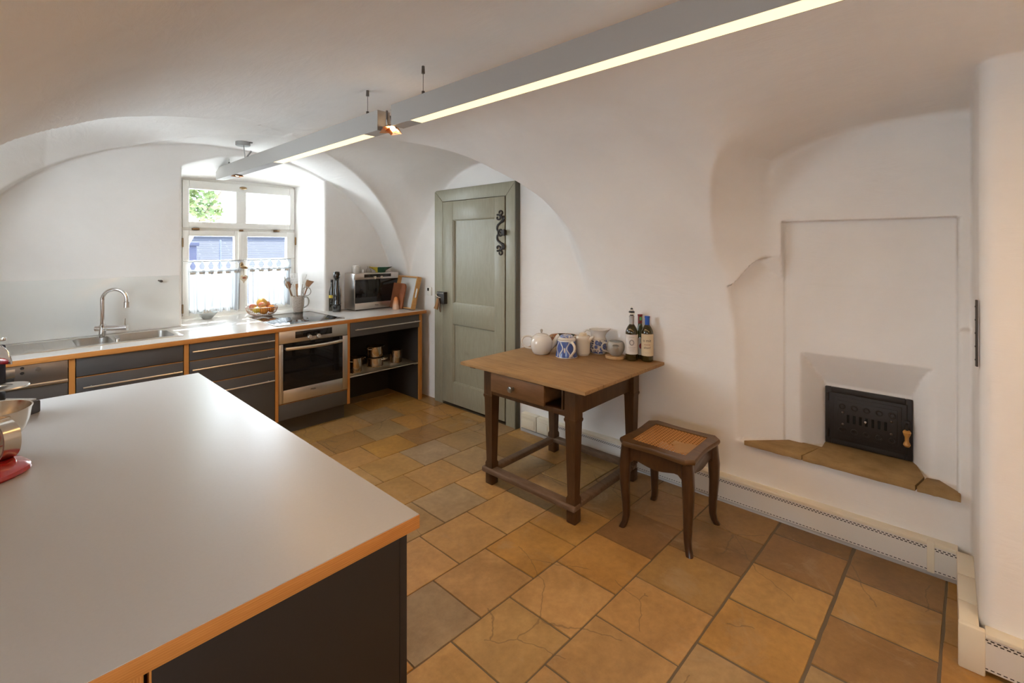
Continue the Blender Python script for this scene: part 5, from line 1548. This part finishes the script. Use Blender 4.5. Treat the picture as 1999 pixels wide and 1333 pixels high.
def mill():
    t = thing('pepper_mill', 'tall glossy black pepper mill in front of the slim dark bottle', 'pepper mill', (2.268, 4.462, ZW))
    m = mat('black_lacquer', (.012, .012, .012), .12, spec=.6, coat=.5)
    b = MB(); b.lathe([(0, 0), (.039, 0), (.040, .004), (.040, .060), (.034, .066), (.040, .072), (.040, .080), (.037, .088), (.035, .125), (.037, .155), (.034, .20), (.026, .255), (.022, .30), (.023, .325), (.030, .330)], 40); b.build('body', m, t)
    b = MB(); b.lathe([(.020, .330), (.030, .336), (.034, .352), (.033, .372), (.029, .382), (.031, .386), (.026, .395), (0, .400)], 36); b.build('turning_head', m, t)
    o = thing('dark_bottle', 'slim dark bottle with yellow band half hidden behind the black pepper mill', 'bottle', (2.262, 4.548, ZW))
    g = bottle_glass('dark_oil_glass', (.025, .022, .010))
    b = MB(); b.lathe([(0, 0), (.029, 0), (.030, .004), (.030, .19), (.013, .25), (.012, .30), (0, .30)], 30); b.build('glass', g, o)
    b = MB(); b.lathe([(.0135, .285), (.0135, .312), (0, .313)], 20); b.build('cap', BLACKPL, o)
    b = MB(); b.lathe([(.0305, .13), (.0305, .16)], 30); b.build('label_band', mat('label_yellow', (.55, .40, .05), .6), o)
mill()
def microwave():
    t = thing('microwave_oven', 'stainless countertop steam oven with black glass door beside the pepper mill', 'oven', (2.400, 4.345, ZW))
    w, d, h = .495, .225, .372
    b = MB(); b.box((0, .012, .008), (w, d, h), .004); b.build('casing', APST, t)
    b = MB(); b.box((0, 0, .010), (w, .014, .075), .002); b.build('door_base', APST, t)
    b = MB(); b.box((0, 0, .312), (w, .014, h), .002); cp = b.build('control_panel', APST, t)
    b = MB(); b.box((.004, -.002, .075), (w - .002, .012, .310), .002); b.build('door_glass', BLACKGLASS, t)
    b = MB(); b.box((.10, -.002, .330), (.405, .002, .362), .001); b.build('display', BLACKGLASS, cp)
    for x in (.215, .290):
        b = MB(); b.lathe([(0, 0), (.014, 0), (.013, .014), (0, .015)], 18, Tm(x, 0, .328, 90)); b.build('knob', mat('pale_steel'), cp)
    lg = text_mesh('Miele', .018, .0005).build('wordmark', BLACKPL, t, 0); lg.matrix_local = Tm(.220, -.0006, .038, 90)
    for x in (.04, w - .04):
        for y in (.04, d - .03):
            b = MB(); b.cyl((x, y, 0), (x, y, .010), .012, 12); b.build('foot', BLACKPL, t)
    t.rotation_euler = (0, 0, R(-2))
microwave()
ZM = ZW + .3725
def on_oven():
    t = thing('ceramic_jar', 'white ceramic jar at the left on top of the steam oven', 'jar', (2.50, 4.50, ZM))
    b = MB(); b.lathe([(0, 0), (.041, 0), (.043, .004), (.043, .062), (.040, .066), (.037, .067)], 32); b.build('body', GLAZE, t)
    b = MB(); b.lathe([(.036, .066), (.036, .076), (.033, .079), (.010, .080), (0, .080)], 28); b.build('lid', GLAZE, t)
    g = mat('clear_glass', (.95, .95, .93), .03, trans=1.0, ior=1.3)
    t = thing('glass_shaker', 'tiny glass shaker next to the white jar on the steam oven', 'shaker', (2.565, 4.475, ZM))
    b = MB(); b.lathe([(0, 0), (.014, 0), (.015, .003), (.013, .03), (.012, .034), (0, .034)], 20); b.build('glass', mat('milky_glass', (.62, .58, .52), .3), t)
    t = thing('glass_carafe', 'small clear glass carafe in the middle on the steam oven', 'carafe', (2.62, 4.46, ZM))
    b = MB(); b.lathe([(0, 0), (.026, 0), (.028, .003), (.024, .03), (.013, .045), (.014, .060), (.018, .068), (.016, .068), (.012, .06), (.011, .045), (.022, .028), (.024, .006), (0, .005)], 28); b.build('glass', g, t)
    t = thing('painted_dish', 'boat shaped green and yellow dish on the right of the steam oven', 'dish', (2.745, 4.435, ZM), -35)
    gm = mat('green_yellow_glaze', (.03, .12, .06), .25, coat=.3)
    tc = N(gm, 'ShaderNodeTexCoord'); sp = N(gm, 'ShaderNodeSeparateXYZ'); L(gm, tc.outputs['Object'], sp.inputs[0])
    L(gm, mixc(gm, mth(gm, 'LESS_THAN', sp.outputs['X'], -.028), (.015, .075, .04), (.62, .48, .05)), bsdf(gm).inputs['Base Color'])
    b = MB(); rings = []
    for z, rx, ry in ((0, .045, .028), (.012, .050, .032), (.016, .050, .034), (.050, .112, .058), (.052, .110, .055), (.020, .048, .03), (.018, .02, .015)):
        rings.append([(rx * math.cos(R(a)) * (1.08 if abs(math.cos(R(a))) > .95 else 1), ry * math.sin(R(a)), z + (.006 * abs(math.cos(R(a))) ** 3 if z > .04 else 0)) for a in range(0, 360, 10)])
    b.loft(rings); b.build('body', gm, t)
on_oven()
def leaning():
    rim = wood_mat('tray_birch', (.50, .26, .08), (.62, .36, .13), (1.5, 8, 8), .45)
    t = thing('serving_tray', 'white tray with pale wooden rim leaning on the right wall', 'tray', (2.862, 3.985, ZW + .001))
    M_ = Matrix.Rotation(R(14), 4, 'Y')
    Ln, Hh, Dp = .352, .335, .048
    b = MB()
    # x: thickness towards the room, y: length along the wall, z: height
    b.box((0, .012, .006), (.006, Ln - .012, Hh - .006)); bmesh.ops.transform(b.bm, matrix=M_, verts=b.bm.verts); b.build('base', mat('tray_white', (.64, .65, .63), .35), t)
    b = MB(); b.box((-Dp, 0, 0), (.006, .012, .12), .002); b.box((-Dp, 0, .215), (.006, .012, Hh), .002); b.box((-Dp, 0, .115), (-Dp + .016, .012, .22), .002); b.box((-.010, 0, .115), (.006, .012, .22), .002)
    b.box((-Dp, Ln - .012, 0), (.006, Ln, Hh), .002); b.box((-Dp, .008, 0), (.006, Ln - .008, .012), .002); b.box((-Dp, .008, Hh - .012), (.006, Ln - .008, Hh), .002)
    bmesh.ops.transform(b.bm, matrix=M_, verts=b.bm.verts); b.build('rim', rim, t)
    cb = MB()
    pts = [(-.0, .0), (.30, .0), (.30, .23)] + [(x, z) for x, z in arc(.045, .215, .045, 90, 180, 6)]
    pts = [(.012, .0), (.232, .0), (.232, .26)] + arc(.05, .215, .045, 90, 180, 6)
    cb.prism(pts, 0, .018, .003, Matrix(((0, 0, -1, 0), (1, 0, 0, 0), (0, 1, 0, 0), (0, 0, 0, 1))))
    c = wood_mat('board_cherry', (.20, .062, .025), (.30, .105, .045), (6, 6, 1.4), .5)
    o = cb.build('chopping_board', c, loc=(2.806, 4.105, ZW + .004)); o.rotation_euler = (0, R(11.5), 0)
    tag(o, 'reddish brown chopping board with rounded corner leaning against the tray', 'board')
    t = thing('salt_stone', 'pink and orange salt stone pyramid in front of the chopping board', 'stone', (2.765, 4.175, ZW))
    m = mat('salt_pink', (.55, .27, .17), .6)
    tc = N(m, 'ShaderNodeTexCoord'); sp = N(m, 'ShaderNodeSeparateXYZ'); L(m, tc.outputs['Object'], sp.inputs[0])
    L(m, ramp(m, mth(m, 'ADD', mth(m, 'MULTIPLY', sp.outputs['Z'], 7), mth(m, 'MULTIPLY', noise(m, tc.outputs['Object'], 30, 4), .3)), [(.45, (.58, .38, .27)), (.85, (.60, .22, .06))]), bsdf(m).inputs['Base Color'])
    b = MB(); b.lathe([(0, 0), (.037, 0), (.038, .006), (.033, .045), (.026, .09), (.018, .118), (.008, .127), (0, .128)], 26)
    for v in b.bm.verts:
        n_ = math.sin(v.co.x * 140 + v.co.z * 40) * .0025; v.co.x += n_; v.co.y += .6 * n_
        if v.co.x > .012 and .03 < v.co.z < .08: v.co.x -= .010 * math.sin((v.co.z - .03) / .05 * math.pi)
    b.build('stone', m, t, 60)
    o = MB().lathe([(0, 0), (.115, 0), (.118, .002), (.118, .005), (.115, .0065), (0, .0065)], 50).build('serving_board', mat('marble_white', (.62, .60, .56), .3), loc=(2.17, 4.30, ZW))
    bpy.data.objects.remove(o)
leaning()

# ------------------------------------------------------------------ stand mixer and kitchen machine on the island (cut by the picture edge)
ZI = .8997
RED = mat('red_enamel', (.36, .012, .014), .12, spec=.6, coat=.6)
def mixer():
    t = thing('stand_mixer', 'red stand mixer with steel bowl cut off by the left picture edge', 'mixer', (-.038, 2.150, ZI), -47)
    # base plate stretches along the machine's axis (x to picture right, y away from the camera)
    def el(rx, ry, z, cx=-.07, cy=-.02): return [(cx + rx * abs(math.cos(R(a))) ** .8 * (1 if math.cos(R(a)) > 0 else -1), cy + ry * abs(math.sin(R(a))) ** .8 * (1 if math.sin(R(a)) > 0 else -1), z) for a in range(0, 360, 8)]
    cx, cy = .025, -.105
    b = MB(); b.loft([el(.185, .105, .0, cx, cy), el(.190, .110, .006, cx, cy), el(.188, .108, .016, cx, cy), el(.172, .098, .026, cx, cy), el(.14, .08, .029, cx, cy)]); b.build('base', RED, t)
    b = MB(); b.lathe([(.058, .028), (.066, .034), (.062, .040), (.0, .040)], 36); b.build('bowl_seat', RED, t)
    bw = mat('bowl_steel', (.66, .60, .52), .20, metal=1.0)
    b = MB(); b.lathe([(0, .036), (.055, .036), (.058, .040), (.078, .056), (.095, .082), (.104, .112), (.108, .142), (.111, .147), (.111, .150), (.107, .149), (.100, .112), (.090, .082), (.07, .058), (0, .044)], 56); bo = b.build('bowl', bw, t)
    # broad strap handle on the picture-right front side
    path = smoothpath([(.095, -.040, .128), (.125, -.055, .134), (.152, -.062, .118), (.160, -.064, .085), (.150, -.060, .050), (.120, -.050, .030), (.075, -.034, .048)], 6)
    rings = []
    side = Vector((.32, .95, 0)).normalized()
    for i, p in enumerate(path):
        d = (path[min(i + 1, len(path) - 1)] - path[max(i - 1, 0)]).normalized(); nn = d.cross(side).normalized()
        w, th = .019, .0035
        rings.append([p + side * w + nn * th, p - side * w + nn * th, p - side * w - nn * th, p + side * w - nn * th])
    b = MB(); b.loft(rings); b.build('bowl_handle', bw, bo, 50)
    b = MB(); b.box((.094, -.062, .128), (.110, -.018, .142), .003); b.build('handle_bracket', bw, bo)
    # column and head, outside the picture
    b = MB(); b.loft([el(.055, .05, .02, -.20, -.03), el(.045, .042, .12, -.205, -.03), el(.05, .045, .22, -.20, -.03)]); b.build('column', RED, t)
    b = MB(); b.ball((0, 0, 0), .075, 28, (1.25, .85, .75), Tm(-.215, -.03, .275)); b.build('head', RED, t)
mixer()
def machine():
    t = thing('kitchen_machine', 'red and chrome kitchen machine standing behind the steel mixing bowl', 'kitchen machine', (.035, 2.615, ZI), -47)
    dk = mat('dark_grey_body', (.050, .050, .055), .4)
    b = MB(); b.prism([(-.16, -.075), (.040, -.075), (.052, -.055), (.052, .05), (-.16, .05)], .0, .050, .006); b.build('foot', dk, t)
    b = MB(); b.prism([(-.15, -.070), (.032, -.070), (.042, -.05), (.042, .045), (-.15, .045)], .050, .056, .002); b.build('foot_plate', STEEL, t)
    b = MB(); b.box((-.115, -.02, .05), (-.062, .035, .27), .008); b.build('column', mat('midnight_body', (.012, .013, .03), .3), t)
    b = MB(); b.lathe([(0, 0), (.062, 0), (.064, .003), (.062, .007), (.018, .009), (.015, .006), (0, .006)], 36, Tm(-.022, -.005, .112)); b.build('drip_disc', STEEL, t)
    b = MB(); b.cyl((-.14, -.06, .175), (-.037, -.06, .175), .029, 28); ar = b.build('arm', RED, t)
    b = MB(); b.cyl((-.037, -.06, .175), (-.029, -.06, .175), .031, 28); b.ball((-.027, -.06, .175), .010, 14, (.7, 1, 1)); b.build('arm_cap', CHROME, ar)
    b = MB(); pts = [(-.09, .20)] + arc(-.09, .20, .083, 0, 90, 14)
    b.prism(pts, -.004, .004, .002, Matrix(((1, 0, 0, 0), (0, 0, -1, .0), (0, 1, 0, 0), (0, 0, 0, 1)))); b.build('quadrant_guard', CHROME, t)
    b = MB(); b.cyl((-.085, 0, .21), (-.085, 0, .285), .018, 20); b.build('collar', CHROME, t)
    b = MB(); b.prism([(-.15, -.03), (-.055, -.028), (-.034, -.006), (-.036, .006), (-.055, .028), (-.15, .03)], .288, .296, .003); b.ball((-.036, 0, .297), .006, 12); b.build('top_lever', CHROME, t)
machine()
# ------------------------------------------------------------------ outside the window
def outside():
    rt = mat('slate_tiles', (.04, .045, .07), .8, spec=.2)
    tc = N(rt, 'ShaderNodeTexCoord'); br = N(rt, 'ShaderNodeTexBrick')
    br.inputs['Color1'].default_value = (.011, .013, .021, 1); br.inputs['Color2'].default_value = (.015, .0165, .026, 1); br.inputs['Mortar'].default_value = (.027, .029, .041, 1)
    br.inputs['Scale'].default_value = 1.0; br.inputs['Mortar Size'].default_value = .016; br.inputs['Brick Width'].default_value = .9; br.inputs['Row Height'].default_value = .115
    L(rt, tc.outputs['UV'], br.inputs['Vector']); L(rt, br.outputs['Color'], bsdf(rt).inputs['Base Color'])
    t = thing('neighbouring_house', 'house with a grey tiled roof seen through the window', 'house', (2.0, 17.0, 0))
    # roof slope facing the window
    b = MB(); x0, x1, y0, y1, z0, z1 = -7.0, 12.0, -5.0, 2.0, -2.6, 1.9
    th = .2
    b.faces([(x0, y0, z0), (x1, y0, z0), (x1, y1, z1), (x0, y1, z1), (x0, y0, z0 - th), (x1, y0, z0 - th), (x1, y1, z1 - th), (x0, y1, z1 - th)], [(0, 1, 2, 3), (5, 4, 7, 6), (0, 4, 5, 1), (3, 2, 6, 7), (0, 3, 7, 4), (1, 5, 6, 2)])
    sl = math.hypot(y1 - y0, z1 - z0)
    uv = b.bm.loops.layers.uv.new('UVMap')
    for f in b.bm.faces:
        for lp in f.loops:
            c = lp.vert.co; lp[uv].uv = (c.x - x0, (c.y - y0) / (y1 - y0) * sl)
    b.build('roof', rt, t, 0)
    b = MB(); b.faces([(x0, y1, z1), (x1, y1, z1), (x1, y1 + 7, -2.6), (x0, y1 + 7, -2.6)], [(0, 1, 2, 3)]); b.build('rear_roof', mat('slate_plain', (.02,.022,.034), .8), t, 0)
    b = MB(); b.box((x0 + .4, y0 + .6, -6), (x1 - .4, y1 + 6.4, -2.75)); b.build('walls', mat('pale_render', (.6, .58, .54), .9), t, 0)
    b = MB(); b.cyl((x0, y1, z1), (x1, y1, z1), .14, 10); b.build('ridge', mat('slate_plain'), t)
    for x in (1.75,):
        b = MB(); b.box((x - .22, -.6, .1), (x + .22, -.1, 1.62), .03); b.box((x - .27, -.66, 1.55), (x + .27, -.04, 1.66), .02); b.build('chimney', mat('chimney_render', (.014,.016,.035), .9), t)
    b = MB(); b.cyl((2.75, .0, .6), (2.75, .0, 1.75), .03, 8); b.build('vent_pipe', mat('zinc', (.03, .035, .06), .5), t)
    # tree at the left
    lv = mat('tree_leaves', (.30, .42, .08), .7)
    n1 = noise(lv, objco(lv), 3.0, 3); L(lv, ramp(lv, n1, [(.35, (.045, .08, .025)), (.7, (.10, .12, .035))]), bsdf(lv).inputs['Base Color'])  # leaf green varies at random
    bsdf(lv).inputs['Transmission Weight'].default_value = 0.0
    tr = thing('garden_tree', 'leafy green tree seen through the top left window pane', 'tree', (2.15, 11.2, -6.0))
    rnd = random.Random(8)
    b = MB(); vs_, fs_ = [], []
    for k in range(9500):
        while True:
            p = Vector((rnd.uniform(-1, 1), rnd.uniform(-1, 1), rnd.uniform(-1, 1)))
            if p.length < 1 and p.length > .35: break
        lump = 1 + .18 * math.sin(5 * p.x + 3 * p.z) + .12 * math.sin(9 * p.z - 4 * p.y)
        c = Vector((p.x * .92 * lump, p.y * 1.6 * lump, 9.35 + p.z * 1.5 * lump))
        a = Vector((rnd.uniform(-1, 1), rnd.uniform(-1, 1), rnd.uniform(-.6, .6))).normalized(); d = a.cross(Vector((rnd.uniform(-1, 1), rnd.uniform(-1, 1), rnd.uniform(-1, 1)))).normalized()
        l, w = rnd.uniform(.055, .095), rnd.uniform(.025, .045)
        i = len(vs_); vs_ += [c - a * l, c + d * w, c + a * l, c - d * w]; fs_.append((i, i + 1, i + 2, i + 3))
    b.faces(vs_, fs_); b.build('crown', lv, tr, 0)
    b = MB(); b.tube([(0, 0, 0), (.05, .05, 4), (.1, 0, 8), (.2, .1, 10)], [.22, .18, .12, .04], 10)
    for k in range(7):
        a = k * 2.4; b.tube([(.08, .02, 7 + k * .3), (math.cos(a) * .7, math.sin(a) * .7, 8.2 + k * .3), (math.cos(a) * 1.2, math.sin(a) * 1.2, 9 + k * .3)], [.06, .035, .015], 6)
    b.build('trunk', mat('bark', (.12, .09, .06), .9), tr)
outside()
